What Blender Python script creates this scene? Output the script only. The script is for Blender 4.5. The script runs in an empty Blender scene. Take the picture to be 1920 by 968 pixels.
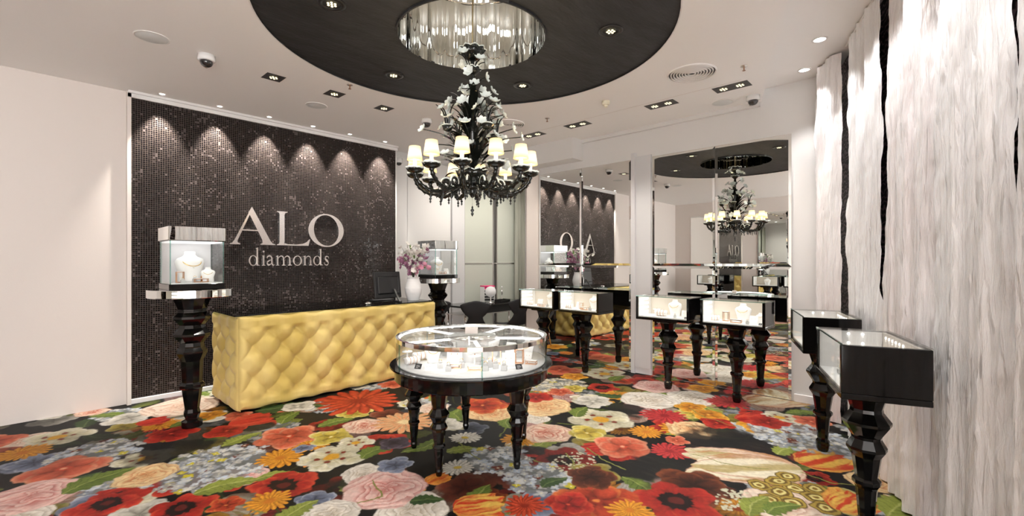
import bpy, bmesh, math, random
import numpy as np
from mathutils import Vector, Matrix
from mathutils.geometry import tessellate_polygon

PI = math.pi
R_ = math.radians
random.seed(7)
scene = bpy.context.scene
C = scene.collection

# ------------------------------------------------------------------ camera
YAW = R_(43.15)
FPX = 864.0
HY = 490.0
EYE = 1.5
cam_d = bpy.data.cameras.new('camera')
cam_d.sensor_fit = 'HORIZONTAL'
cam_d.sensor_width = 36.0
cam_d.lens = FPX / 1920.0 * 36.0
cam_d.shift_y = 6.0 / 1920.0
cam_d.clip_start = 0.02
cam = bpy.data.objects.new('camera', cam_d)
C.objects.link(cam)
cam.location = (0, 0, EYE)
cam.rotation_euler = (R_(90), 0, YAW - R_(90))
scene.camera = cam

# ------------------------------------------------------------------ world, exposure
world = bpy.data.worlds.new('world')
scene.world = world
world.use_nodes = True
world.node_tree.nodes['Background'].inputs[0].default_value = (1.0, 0.985, 0.965, 1)
world.node_tree.nodes['Background'].inputs[1].default_value = 6.0
scene.view_settings.view_transform = 'Standard'
scene.view_settings.look = 'None'
scene.view_settings.exposure = 0.7
scene.view_settings.gamma = 1.0
scene.view_settings.use_curve_mapping = False

fx, fy = math.cos(YAW), math.sin(YAW)
rx, ry = fy, -fx
def ray(x):
    r = (x - 960.0) / FPX
    return (fx + r * rx, fy + r * ry)
def at_z(x, y, z):                       # point at height z seen at a pixel of the photo
    t = (EYE - z) * FPX / (y - HY)
    a, b = ray(x)
    return (a * t, b * t)
def at_Y(x, Yp):
    a, b = ray(x); t = Yp / b
    return a * t, t
def at_X(x, Xp):
    a, b = ray(x); t = Xp / a
    return b * t, t
def hgt(t, y):
    return EYE - (y - HY) * t / FPX

CEIL = 3.28
HIGH = 3.42
YM = 6.22        # mosaic wall
XM = 5.64        # mirror face
XW = 5.67        # wall behind the mirrors
XO = -3.0        # opposite wall
CUR_A = R_(19)
cu = (math.cos(CUR_A), math.sin(CUR_A))
cn = (math.sin(CUR_A), -math.cos(CUR_A))
CP = (4.416, 0.492)                      # a point on the curtain line
def cur(s, off=0.0):
    return (CP[0] + cu[0] * s + cn[0] * off, CP[1] + cu[1] * s + cn[1] * off)
def cur_s(x):                            # position along the curtain line met at photo column x
    a, b = ray(x)
    return (CP[1] * a - CP[0] * b) / (cu[0] * b - cu[1] * a)

# ------------------------------------------------------------------ lamps of the room
def lamp(name, typ, loc, power, color=(1, .93, .85), size=.05, rot=None, angle=None, blend=.4, size_y=None):
    l = bpy.data.lights.new(name, typ)
    l.energy = power
    l.color = color
    if typ in ('POINT', 'SPOT'):
        l.shadow_soft_size = size
    if typ == 'AREA':
        l.size = size
        if size_y:
            l.shape = 'RECTANGLE'; l.size_y = size_y
    if typ == 'SPOT':
        l.spot_size = angle or R_(60)
        l.spot_blend = blend
    o = bpy.data.objects.new(name, l)
    C.objects.link(o)
    o.location = loc
    if rot:
        o.rotation_euler = rot
    return o

# ------------------------------------------------------------------ materials
MATS = {}
def new_mat(name):
    m = bpy.data.materials.new(name)
    m.use_nodes = True
    nt = m.node_tree
    return m, nt, nt.nodes['Principled BSDF']
def principled(name, col, rough=.5, metal=0., coat=0., spec=.5, sheen=0., emit=None, es=0., trans=0., bump=None, var=0., vscale=6.):
    m, nt, b = new_mat(name)
    b.inputs['Base Color'].default_value = (*col, 1)
    b.inputs['Roughness'].default_value = rough
    b.inputs['Metallic'].default_value = metal
    b.inputs['Coat Weight'].default_value = coat
    b.inputs['Coat Roughness'].default_value = .03
    b.inputs['Specular IOR Level'].default_value = spec
    b.inputs['Sheen Weight'].default_value = sheen
    b.inputs['Transmission Weight'].default_value = trans
    if emit:
        b.inputs['Emission Color'].default_value = (*emit, 1)
        b.inputs['Emission Strength'].default_value = es
    tc = None
    if bump or var:
        tc = nt.nodes.new('ShaderNodeTexCoord')
        nz = nt.nodes.new('ShaderNodeTexNoise')
        nt.links.new(tc.outputs['Object'], nz.inputs['Vector'])
        nz.inputs['Detail'].default_value = 5
    if bump:
        nz.inputs['Scale'].default_value = bump[0]
        bp = nt.nodes.new('ShaderNodeBump')
        bp.inputs['Strength'].default_value = bump[1]
        bp.inputs['Distance'].default_value = .01
        nt.links.new(nz.outputs['Fac'], bp.inputs['Height'])
        nt.links.new(bp.outputs['Normal'], b.inputs['Normal'])
    if var:
        n2 = nt.nodes.new('ShaderNodeTexNoise')
        n2.inputs['Scale'].default_value = vscale
        n2.inputs['Detail'].default_value = 4
        nt.links.new(tc.outputs['Object'], n2.inputs['Vector'])
        mx = nt.nodes.new('ShaderNodeMix'); mx.data_type = 'RGBA'
        mx.inputs[6].default_value = (*[c * (1 - var) for c in col], 1)
        mx.inputs[7].default_value = (*[min(1, c * (1 + var)) for c in col], 1)
        nt.links.new(n2.outputs['Fac'], mx.inputs[0])
        nt.links.new(mx.outputs[2], b.inputs['Base Color'])
    MATS[name] = m
    return m

principled('paint', (.75, .74, .73), .6, bump=(90, .05))
principled('paint_warm', (.72, .655, .615), .55, bump=(90, .05))
principled('paint_grey', (.66, .66, .67), .5)
principled('ceiling_paint', (.90, .885, .875), .7, bump=(60, .04))
principled('skirting', (.80, .78, .79), .3)
principled('lacquer', (.004, .0037, .0037), .06, coat=0.0, spec=.42)
principled('black_satin', (.012, .012, .013), .32)
principled('black_fabric', (.012, .012, .014), .75)
principled('chrome', (.86, .85, .84), .06, metal=1)
principled('steel', (.62, .60, .58), .25, metal=1)
principled('sign_metal', (.80, .76, .73), .17, metal=1)
principled('mirror', (.90, .915, .90), .004, metal=1)
principled('rose_gold', (.80, .50, .33), .25, metal=1)
principled('gold', (.85, .60, .22), .25, metal=1)
principled('white_satin', (.86, .85, .84), .4)
principled('white_gloss', (.80, .80, .80), .15, coat=.5)
principled('bust_white', (.88, .87, .86), .55)
principled('liner_warm', (.74, .67, .58), .6)
principled('lining_grey', (.60, .585, .60), .6)
principled('grey_block', (.56, .555, .55), .6)
principled('card_black', (.03, .03, .032), .45)
principled('porcelain', (.84, .84, .85), .35)
principled('pearl', (.88, .84, .78), .2)
principled('leaf_green', (.16, .30, .07), .5)
principled('stem_dark', (.05, .05, .03), .5)
principled('petal_white', (.86, .84, .80), .6)
principled('petal_purple', (.40, .17, .29), .6)
principled('petal_pink', (.70, .30, .42), .6)
principled('petal_glass', (.82, .89, .86), .2, coat=.6)
principled('black_glass', (.008, .010, .009), .06, coat=0.0, spec=.5)
principled('rim_glass', (.80, .87, .84), .12, coat=.6)
principled('candle', (.95, .93, .88), .4, emit=(1, .93, .78), es=.8)
principled('tan_leather', (.55, .42, .28), .5)
principled('hot_pink', (.85, .04, .20), .4)
principled('orange_paint', (.85, .32, .04), .4)
principled('gold_cord', (.45, .36, .18), .5)
principled('red_trim', (.30, .05, .05), .6)
principled('frosted', (.56, .585, .52), .35)
principled('camera_dome', (.02, .02, .022), .06, coat=1)
principled('cream_plastic', (.82, .78, .62), .4)
principled('speaker_grille', (.72, .74, .74), .7, bump=(600, .3))
principled('brass_dark', (.35, .2, .13), .4, metal=1)

def emission(name, col, s):
    m = bpy.data.materials.new(name); m.use_nodes = True
    nt = m.node_tree
    for n in list(nt.nodes):
        nt.nodes.remove(n)
    e = nt.nodes.new('ShaderNodeEmission'); o = nt.nodes.new('ShaderNodeOutputMaterial')
    e.inputs[0].default_value = (*col, 1); e.inputs[1].default_value = s
    nt.links.new(e.outputs[0], o.inputs[0])
    MATS[name] = m
emission('led', (1, .98, .95), 5.0)
emission('led_warm', (1, .86, .5), 1.4)
emission('led_puck', (1, .96, .88), 6.0)
emission('led_soft', (1, .98, .96), .9)
emission('led_strip', (1, .99, .97), 2.2)

def shade_mat():
    m, nt, b = new_mat('lamp_shade')
    b.inputs['Base Color'].default_value = (.5, .40, .25, 1)
    b.inputs['Roughness'].default_value = .8
    tc = nt.nodes.new('ShaderNodeTexCoord')
    sp = nt.nodes.new('ShaderNodeSeparateXYZ')
    nt.links.new(tc.outputs['Generated'], sp.inputs[0])
    rmp = nt.nodes.new('ShaderNodeValToRGB')
    rmp.color_ramp.elements[0].color = (1.0, .56, .14, 1)
    rmp.color_ramp.elements[1].color = (1.0, .66, .24, 1)
    e = rmp.color_ramp.elements.new(.45); e.color = (1.0, .93, .74, 1)
    nt.links.new(sp.outputs[2], rmp.inputs[0])
    nt.links.new(rmp.outputs[0], b.inputs['Emission Color'])
    b.inputs['Emission Strength'].default_value = .80
    MATS['lamp_shade'] = m
shade_mat()

def glass_mat(name, tint=(1, 1, 1), refl=1.0):
    m = bpy.data.materials.new(name); m.use_nodes = True
    nt = m.node_tree
    for n in list(nt.nodes):
        nt.nodes.remove(n)
    o = nt.nodes.new('ShaderNodeOutputMaterial')
    mx = nt.nodes.new('ShaderNodeMixShader')
    tr = nt.nodes.new('ShaderNodeBsdfTransparent'); tr.inputs[0].default_value = (*tint, 1)
    gl = nt.nodes.new('ShaderNodeBsdfGlossy'); gl.inputs['Roughness'].default_value = .01
    fr = nt.nodes.new('ShaderNodeFresnel'); fr.inputs[0].default_value = 1.45
    ml = nt.nodes.new('ShaderNodeMath'); ml.operation = 'MULTIPLY'; ml.inputs[1].default_value = refl
    nt.links.new(fr.outputs[0], ml.inputs[0])
    nt.links.new(ml.outputs[0], mx.inputs[0])
    nt.links.new(tr.outputs[0], mx.inputs[1]); nt.links.new(gl.outputs[0], mx.inputs[2])
    nt.links.new(mx.outputs[0], o.inputs[0])
    MATS[name] = m
glass_mat('glass', (.985, .995, .99), .45)
glass_mat('glass_edge', (.62, .80, .76), .9)
glass_mat('desk_glass', (.30, .36, .33), 1.0)

def mosaic_mat():
    m, nt, b = new_mat('mosaic')
    N = nt.nodes; L = nt.links
    def math_(op, a=None, bb=None, v=None):
        n = N.new('ShaderNodeMath'); n.operation = op
        for i, s in enumerate((a, bb)):
            if s is None: continue
            if isinstance(s, (int, float)): n.inputs[i].default_value = s
            else: L.new(s, n.inputs[i])
        return n.outputs[0]
    tc = N.new('ShaderNodeTexCoord')
    sep = N.new('ShaderNodeSeparateXYZ'); L.new(tc.outputs['Object'], sep.inputs[0])
    T = 0.0212
    u = math_('DIVIDE', sep.outputs[0], T); v = math_('DIVIDE', sep.outputs[2], T)
    fu = math_('FRACT', u); fv = math_('FRACT', v)
    iu = math_('FLOOR', u); iv = math_('FLOOR', v)
    du = math_('ABSOLUTE', math_('SUBTRACT', fu, .5)); dv = math_('ABSOLUTE', math_('SUBTRACT', fv, .5))
    edge = math_('MAXIMUM', du, dv)
    grout = math_('GREATER_THAN', edge, .41)
    cmb = N.new('ShaderNodeCombineXYZ'); L.new(iu, cmb.inputs[0]); L.new(iv, cmb.inputs[1])
    wn = N.new('ShaderNodeTexWhiteNoise'); wn.noise_dimensions = '2D'; L.new(cmb.outputs[0], wn.inputs['Vector'])
    # large damask scroll pattern decides how many tiles of the lighter sort lie in a place
    mp = N.new('ShaderNodeMapping'); mp.inputs['Scale'].default_value = (.045, .03, 1)
    L.new(cmb.outputs[0], mp.inputs[0])
    ns = N.new('ShaderNodeTexNoise'); ns.inputs['Scale'].default_value = 2.2; ns.inputs['Detail'].default_value = 3
    ns.inputs['Distortion'].default_value = 1.6
    L.new(mp.outputs[0], ns.inputs['Vector'])
    s = math_('ADD', wn.outputs[0], math_('MULTIPLY', math_('SUBTRACT', ns.outputs['Fac'], .5), 1.7))
    rmp = N.new('ShaderNodeValToRGB')
    cr = rmp.color_ramp
    cr.interpolation = 'CONSTANT'
    cr.elements[0].position = 0; cr.elements[0].color = (.006, .005, .006, 1)
    cr.elements[1].position = .42; cr.elements[1].color = (.007, .0055, .0055, 1)
    e = cr.elements.new(.70); e.color = (.013, .010, .010, 1)
    e = cr.elements.new(.92); e.color = (.034, .027, .028, 1)
    e = cr.elements.new(.99); e.color = (.08, .065, .065, 1)
    L.new(s, rmp.inputs[0])
    mx = N.new('ShaderNodeMix'); mx.data_type = 'RGBA'
    L.new(grout, mx.inputs[0]); L.new(rmp.outputs[0], mx.inputs[6]); mx.inputs[7].default_value = (.062, .046, .038, 1)
    L.new(mx.outputs[2], b.inputs['Base Color'])
    rg = math_('ADD', math_('MULTIPLY', grout, .45), .14)
    L.new(rg, b.inputs['Roughness'])
    b.inputs['Specular IOR Level'].default_value = .3
    # every tile sits at its own slight tilt
    geo = N.new('ShaderNodeNewGeometry')
    sub = N.new('ShaderNodeVectorMath'); sub.operation = 'SUBTRACT'; sub.inputs[1].default_value = (.5, .5, .5)
    L.new(wn.outputs['Color'], sub.inputs[0])
    sc = N.new('ShaderNodeVectorMath'); sc.operation = 'SCALE'; sc.inputs['Scale'].default_value = .13
    L.new(sub.outputs[0], sc.inputs[0])
    ad = N.new('ShaderNodeVectorMath'); ad.operation = 'ADD'
    L.new(geo.outputs['Normal'], ad.inputs[0]); L.new(sc.outputs[0], ad.inputs[1])
    nm = N.new('ShaderNodeVectorMath'); nm.operation = 'NORMALIZE'; L.new(ad.outputs[0], nm.inputs[0])
    bp = N.new('ShaderNodeBump'); bp.inputs['Strength'].default_value = .5; bp.inputs['Distance'].default_value = .003
    bp.invert = True
    L.new(grout, bp.inputs['Height']); L.new(nm.outputs[0], bp.inputs['Normal'])
    L.new(bp.outputs[0], b.inputs['Normal'])
    MATS['mosaic'] = m
mosaic_mat()

def noise_bump_mat(name, col, col2, rough, scale, stretch, strength, dist=.01, metal=0., sheen=0., cscale=None, spec=.5):
    m, nt, b = new_mat(name)
    N = nt.nodes; L = nt.links
    tc = N.new('ShaderNodeTexCoord')
    mp = N.new('ShaderNodeMapping'); mp.inputs['Scale'].default_value = stretch
    L.new(tc.outputs['Object'], mp.inputs[0])
    nz = N.new('ShaderNodeTexNoise'); nz.inputs['Scale'].default_value = scale; nz.inputs['Detail'].default_value = 6
    nz.inputs['Distortion'].default_value = .4
    L.new(mp.outputs[0], nz.inputs['Vector'])
    bp = N.new('ShaderNodeBump'); bp.inputs['Strength'].default_value = strength; bp.inputs['Distance'].default_value = dist
    L.new(nz.outputs['Fac'], bp.inputs['Height']); L.new(bp.outputs[0], b.inputs['Normal'])
    n2 = N.new('ShaderNodeTexNoise'); n2.inputs['Scale'].default_value = cscale or scale; n2.inputs['Detail'].default_value = 5
    L.new(mp.outputs[0], n2.inputs['Vector'])
    rp = N.new('ShaderNodeValToRGB')
    rp.color_ramp.elements[0].position = .35; rp.color_ramp.elements[0].color = (*col, 1)
    rp.color_ramp.elements[1].position = .65; rp.color_ramp.elements[1].color = (*col2, 1)
    L.new(n2.outputs['Fac'], rp.inputs[0]); L.new(rp.outputs[0], b.inputs['Base Color'])
    b.inputs['Roughness'].default_value = rough
    b.inputs['Metallic'].default_value = metal
    b.inputs['Sheen Weight'].default_value = sheen
    b.inputs['Specular IOR Level'].default_value = spec
    MATS[name] = m
    return m
noise_bump_mat('disc_plaster', (.012, .013, .0145), (.026, .027, .030), .62, 9, (1, 3.0, 1), .55, .012, cscale=3)
noise_bump_mat('silk', (.88, .87, .875), (.94, .935, .935), .32, 22, (1.6, 1.6, .20), .95, .03, sheen=.25, cscale=3)
noise_bump_mat('silk_pink', (.90, .85, .855), (.94, .93, .93), .32, 22, (1.6, 1.6, .20), .95, .03, sheen=.25, cscale=3)
noise_bump_mat('velvet', (.53, .385, .10), (.69, .535, .20), .62, 5, (1, 1, .35), .45, .012, sheen=.15, cscale=4, spec=.25)
noise_bump_mat('foil_mirror', (.90, .91, .90), (.94, .95, .94), .015, 3.0, (1.0, 1.0, .03), .0, .05, metal=1)
noise_bump_mat('sheer', (.30, .31, .26), (.42, .42, .36), .7, 5, (4, 4, .2), .3, .02)

def lace_mat():
    m, nt, b = new_mat('lace')
    N = nt.nodes; L = nt.links
    tc = N.new('ShaderNodeTexCoord')
    w = N.new('ShaderNodeTexWave'); w.wave_type = 'RINGS'; w.inputs['Scale'].default_value = 7
    w.inputs['Distortion'].default_value = 9; w.inputs['Detail'].default_value = 2; w.inputs['Detail Scale'].default_value = 2.2
    L.new(tc.outputs['Object'], w.inputs[0])
    rp = N.new('ShaderNodeValToRGB')
    rp.color_ramp.elements[0].position = .72; rp.color_ramp.elements[0].color = (.006, .005, .006, 1)
    rp.color_ramp.elements[1].position = .80; rp.color_ramp.elements[1].color = (.33, .25, .27, 1)
    L.new(w.outputs['Fac'], rp.inputs[0]); L.new(rp.outputs[0], b.inputs['Base Color'])
    b.inputs['Roughness'].default_value = .4
    MATS['lace'] = m
lace_mat()

def carpet_mat():
    m, nt, b = new_mat('carpet')
    N = nt.nodes; L = nt.links
    a = N.new('ShaderNodeVertexColor'); a.layer_name = 'print'
    tc = N.new('ShaderNodeTexCoord')
    nz = N.new('ShaderNodeTexNoise'); nz.inputs['Scale'].default_value = 420; nz.inputs['Detail'].default_value = 3
    L.new(tc.outputs['Object'], nz.inputs['Vector'])
    bp = N.new('ShaderNodeBump'); bp.inputs['Strength'].default_value = .15; bp.inputs['Distance'].default_value = .004
    L.new(nz.outputs['Fac'], bp.inputs['Height']); L.new(bp.outputs[0], b.inputs['Normal'])
    L.new(a.outputs['Color'], b.inputs['Base Color'])
    b.inputs['Roughness'].default_value = .55
    b.inputs['Specular IOR Level'].default_value = .15
    MATS['carpet'] = m
carpet_mat()

# ------------------------------------------------------------------ mesh helpers
class MB:
    def __init__(s):
        s.v = []; s.f = []; s.sm = []
    def add(s, vs, fs, smooth=False):
        o = len(s.v)
        s.v += [tuple(p) for p in vs]
        for f in fs:
            s.f.append([i + o for i in f]); s.sm.append(smooth)
        return s
    def box(s, x0, x1, y0, y1, z0, z1, M=None, bev=0.):
        if bev <= 0:
            vs = [(x, y, z) for z in (z0, z1) for y in (y0, y1) for x in (x0, x1)]
            fs = [(0, 2, 3, 1), (4, 5, 7, 6), (0, 1, 5, 4), (2, 6, 7, 3), (0, 4, 6, 2), (1, 3, 7, 5)]
        else:
            vs = []; b = bev
            idx = {}
            for z in (0, 1):
                for y in (0, 1):
                    for x in (0, 1):
                        X = (x0, x1)[x]; Y = (y0, y1)[y]; Z = (z0, z1)[z]
                        sx = b if x == 0 else -b; sy = b if y == 0 else -b; sz = b if z == 0 else -b
                        for k, p in enumerate(((X, Y + sy, Z + sz), (X + sx, Y, Z + sz), (X + sx, Y + sy, Z))):
                            idx[(x, y, z, k)] = len(vs); vs.append(p)
            fs = []
            g = lambda x, y, z, k: idx[(x, y, z, k)]
            fs.append([g(0,0,0,0), g(0,0,1,0), g(0,1,1,0), g(0,1,0,0)])
            fs.append([g(1,0,0,0), g(1,1,0,0), g(1,1,1,0), g(1,0,1,0)])
            fs.append([g(0,0,0,1), g(1,0,0,1), g(1,0,1,1), g(0,0,1,1)])
            fs.append([g(0,1,0,1), g(0,1,1,1), g(1,1,1,1), g(1,1,0,1)])
            fs.append([g(0,0,0,2), g(0,1,0,2), g(1,1,0,2), g(1,0,0,2)])
            fs.append([g(0,0,1,2), g(1,0,1,2), g(1,1,1,2), g(0,1,1,2)])
            for a_ in (0, 1):
                for b_ in (0, 1):
                    fs.append([g(0,a_,b_,1), g(1,a_,b_,1), g(1,a_,b_,2), g(0,a_,b_,2)])
                    fs.append([g(a_,0,b_,0), g(a_,1,b_,0), g(a_,1,b_,2), g(a_,0,b_,2)])
                    fs.append([g(a_,b_,0,0), g(a_,b_,1,0), g(a_,b_,1,1), g(a_,b_,0,1)])
            for x in (0, 1):
                for y in (0, 1):
                    for z in (0, 1):
                        fs.append([g(x,y,z,0), g(x,y,z,1), g(x,y,z,2)])
        if M is not None:
            vs = [M @ Vector(p) for p in vs]
        return s.add(vs, fs)
    def lathe(s, prof, n=24, M=None, smooth=True, sx=1., sy=1., cap=True, a0=0., wob=None):
        vs = []; fs = []
        for k, (r, z) in enumerate(prof):
            for i in range(n):
                a = a0 + 2 * PI * i / n
                rr, zz = (r, z) if wob is None else wob(r, z, a, k)
                vs.append((rr * math.cos(a) * sx, rr * math.sin(a) * sy, zz))
        for k in range(len(prof) - 1):
            for i in range(n):
                j = (i + 1) % n
                fs.append((k * n + i, k * n + j, (k + 1) * n + j, (k + 1) * n + i))
        if cap:
            if prof[0][0] > 1e-5: fs.append(tuple(range(n - 1, -1, -1)))
            if prof[-1][0] > 1e-5: fs.append(tuple((len(prof) - 1) * n + i for i in range(n)))
        if M is not None:
            vs = [M @ Vector(p) for p in vs]
        return s.add(vs, fs, smooth)
    def tube(s, pts, rad, n=8, smooth=True, cap=True):
        pts = [Vector(p) for p in pts]
        m = len(pts)
        rads = rad if isinstance(rad, (list, tuple)) else [rad] * m
        vs = []; fs = []
        up = Vector((0, 0, 1))
        prev = None
        for k, p in enumerate(pts):
            t = (pts[min(k + 1, m - 1)] - pts[max(k - 1, 0)]).normalized()
            if prev is None:
                a = up if abs(t.z) < .9 else Vector((1, 0, 0))
                nrm = (a - t * a.dot(t)).normalized()
            else:
                nrm = (prev - t * prev.dot(t)).normalized()
            prev = nrm
            bn = t.cross(nrm)
            for i in range(n):
                an = 2 * PI * i / n
                vs.append(p + (nrm * math.cos(an) + bn * math.sin(an)) * rads[k])
        for k in range(m - 1):
            for i in range(n):
                j = (i + 1) % n
                fs.append((k * n + i, k * n + j, (k + 1) * n + j, (k + 1) * n + i))
        if cap:
            fs.append(tuple(range(n - 1, -1, -1))); fs.append(tuple((m - 1) * n + i for i in range(n)))
        return s.add(vs, fs, smooth)
    def prism(s, poly, z0, z1, M=None):      # polygon in xy, extruded along z
        n = len(poly)
        vs = [(x, y, z0) for x, y in poly] + [(x, y, z1) for x, y in poly]
        fs = [tuple(range(n - 1, -1, -1)), tuple(range(n, 2 * n))]
        for i in range(n):
            j = (i + 1) % n
            fs.append((i, j, n + j, n + i))
        if M is not None:
            vs = [M @ Vector(p) for p in vs]
        return s.add(vs, fs)
    def grid(s, P, nu, nv, smooth=True, close_u=False):      # P[(i,j)] list by rows of nu
        fs = []
        for j in range(nv - 1):
            for i in range(nu - (0 if close_u else 1)):
                k = (i + 1) % nu
                fs.append((j * nu + i, j * nu + k, (j + 1) * nu + k, (j + 1) * nu + i))
        return s.add(P, fs, smooth)
    def mesh(s, name, mat):
        me = bpy.data.meshes.new(name)
        me.from_pydata(s.v, [], s.f)
        me.polygons.foreach_set('use_smooth', s.sm)
        me.update()
        if mat: me.materials.append(MATS[mat])
        return me
    def build(s, name, mat, parent=None, loc=None, rot=None):
        o = bpy.data.objects.new(name, s.mesh(name, mat))
        C.objects.link(o)
        if parent: o.parent = parent
        if loc: o.location = loc
        if rot: o.rotation_euler = rot
        return o

def T(x, y, z): return Matrix.Translation((x, y, z))
def RX(a): return Matrix.Rotation(a, 4, 'X')
def RY(a): return Matrix.Rotation(a, 4, 'Y')
def RZ(a): return Matrix.Rotation(a, 4, 'Z')
def tag(o, label, cat, group=None):
    o['label'] = label; o['category'] = cat
    if group: o['group'] = group
    return o
def thing(name, label, cat, loc=(0, 0, 0), rz=0., group=None):
    o = bpy.data.objects.new(name, None)
    o.empty_display_size = .1
    C.objects.link(o)
    o.location = loc; o.rotation_euler = (0, 0, rz)
    return tag(o, label, cat, group)
def struct(o, label=None):
    o['kind'] = 'structure'
    if label: o['label'] = label
    return o
def link_copy(src, parent, loc=None, rot=None, scale=None, name=None):
    c = src.copy(); C.objects.link(c)
    if name: c.name = name
    c.parent = parent
    if loc is not None: c.location = loc
    if rot is not None: c.rotation_euler = rot
    if scale is not None: c.scale = scale
    return c
def obj(name, me, parent=None, loc=None, rot=None, scale=None):
    o = bpy.data.objects.new(name, me); C.objects.link(o)
    if parent: o.parent = parent
    if loc is not None: o.location = loc
    if rot is not None: o.rotation_euler = rot
    if scale is not None: o.scale = (scale,) * 3 if isinstance(scale, (int, float)) else scale
    return o
def copy_tree(o, parent=None):
    c = o.copy(); C.objects.link(c); c.parent = parent
    for ch in list(o.children):
        copy_tree(ch, c)
    return c

# ================================================================== THE SETTING
# ------------------------------------------------------------------ floor: printed carpet
def srgb(c):
    c = np.asarray(c, dtype=np.float32)
    if c.max() > 1.0: c = c / 255.0
    return np.where(c <= .04045, c / 12.92, ((c + .055) / 1.055) ** 2.4).astype(np.float32)

def hash2(ix, iy, seed=0):
    h = (ix.astype(np.int64) * 374761393 + iy.astype(np.int64) * 668265263 + seed * 974634777) & 0x7fffffff
    h = ((h ^ (h >> 13)) * 1274126177) & 0x7fffffff
    h = h ^ (h >> 16)
    return (h & 0xffff).astype(np.float32) / 65535.0
def vnoise(x, y, seed=0):
    ix = np.floor(x); iy = np.floor(y); u = x - ix; v = y - iy
    u = u * u * (3 - 2 * u); v = v * v * (3 - 2 * v)
    a = hash2(ix, iy, seed); b = hash2(ix + 1, iy, seed); c = hash2(ix, iy + 1, seed); d = hash2(ix + 1, iy + 1, seed)
    return (a * (1 - u) + b * u) * (1 - v) + (c * (1 - u) + d * u) * v
def fbm(x, y, seed=0, o=3):
    s = 0; a = .5; t = 0
    for k in range(o):
        s = s + a * vnoise(x * 2 ** k, y * 2 ** k, seed + k); t += a; a *= .5
    return s / t

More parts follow.
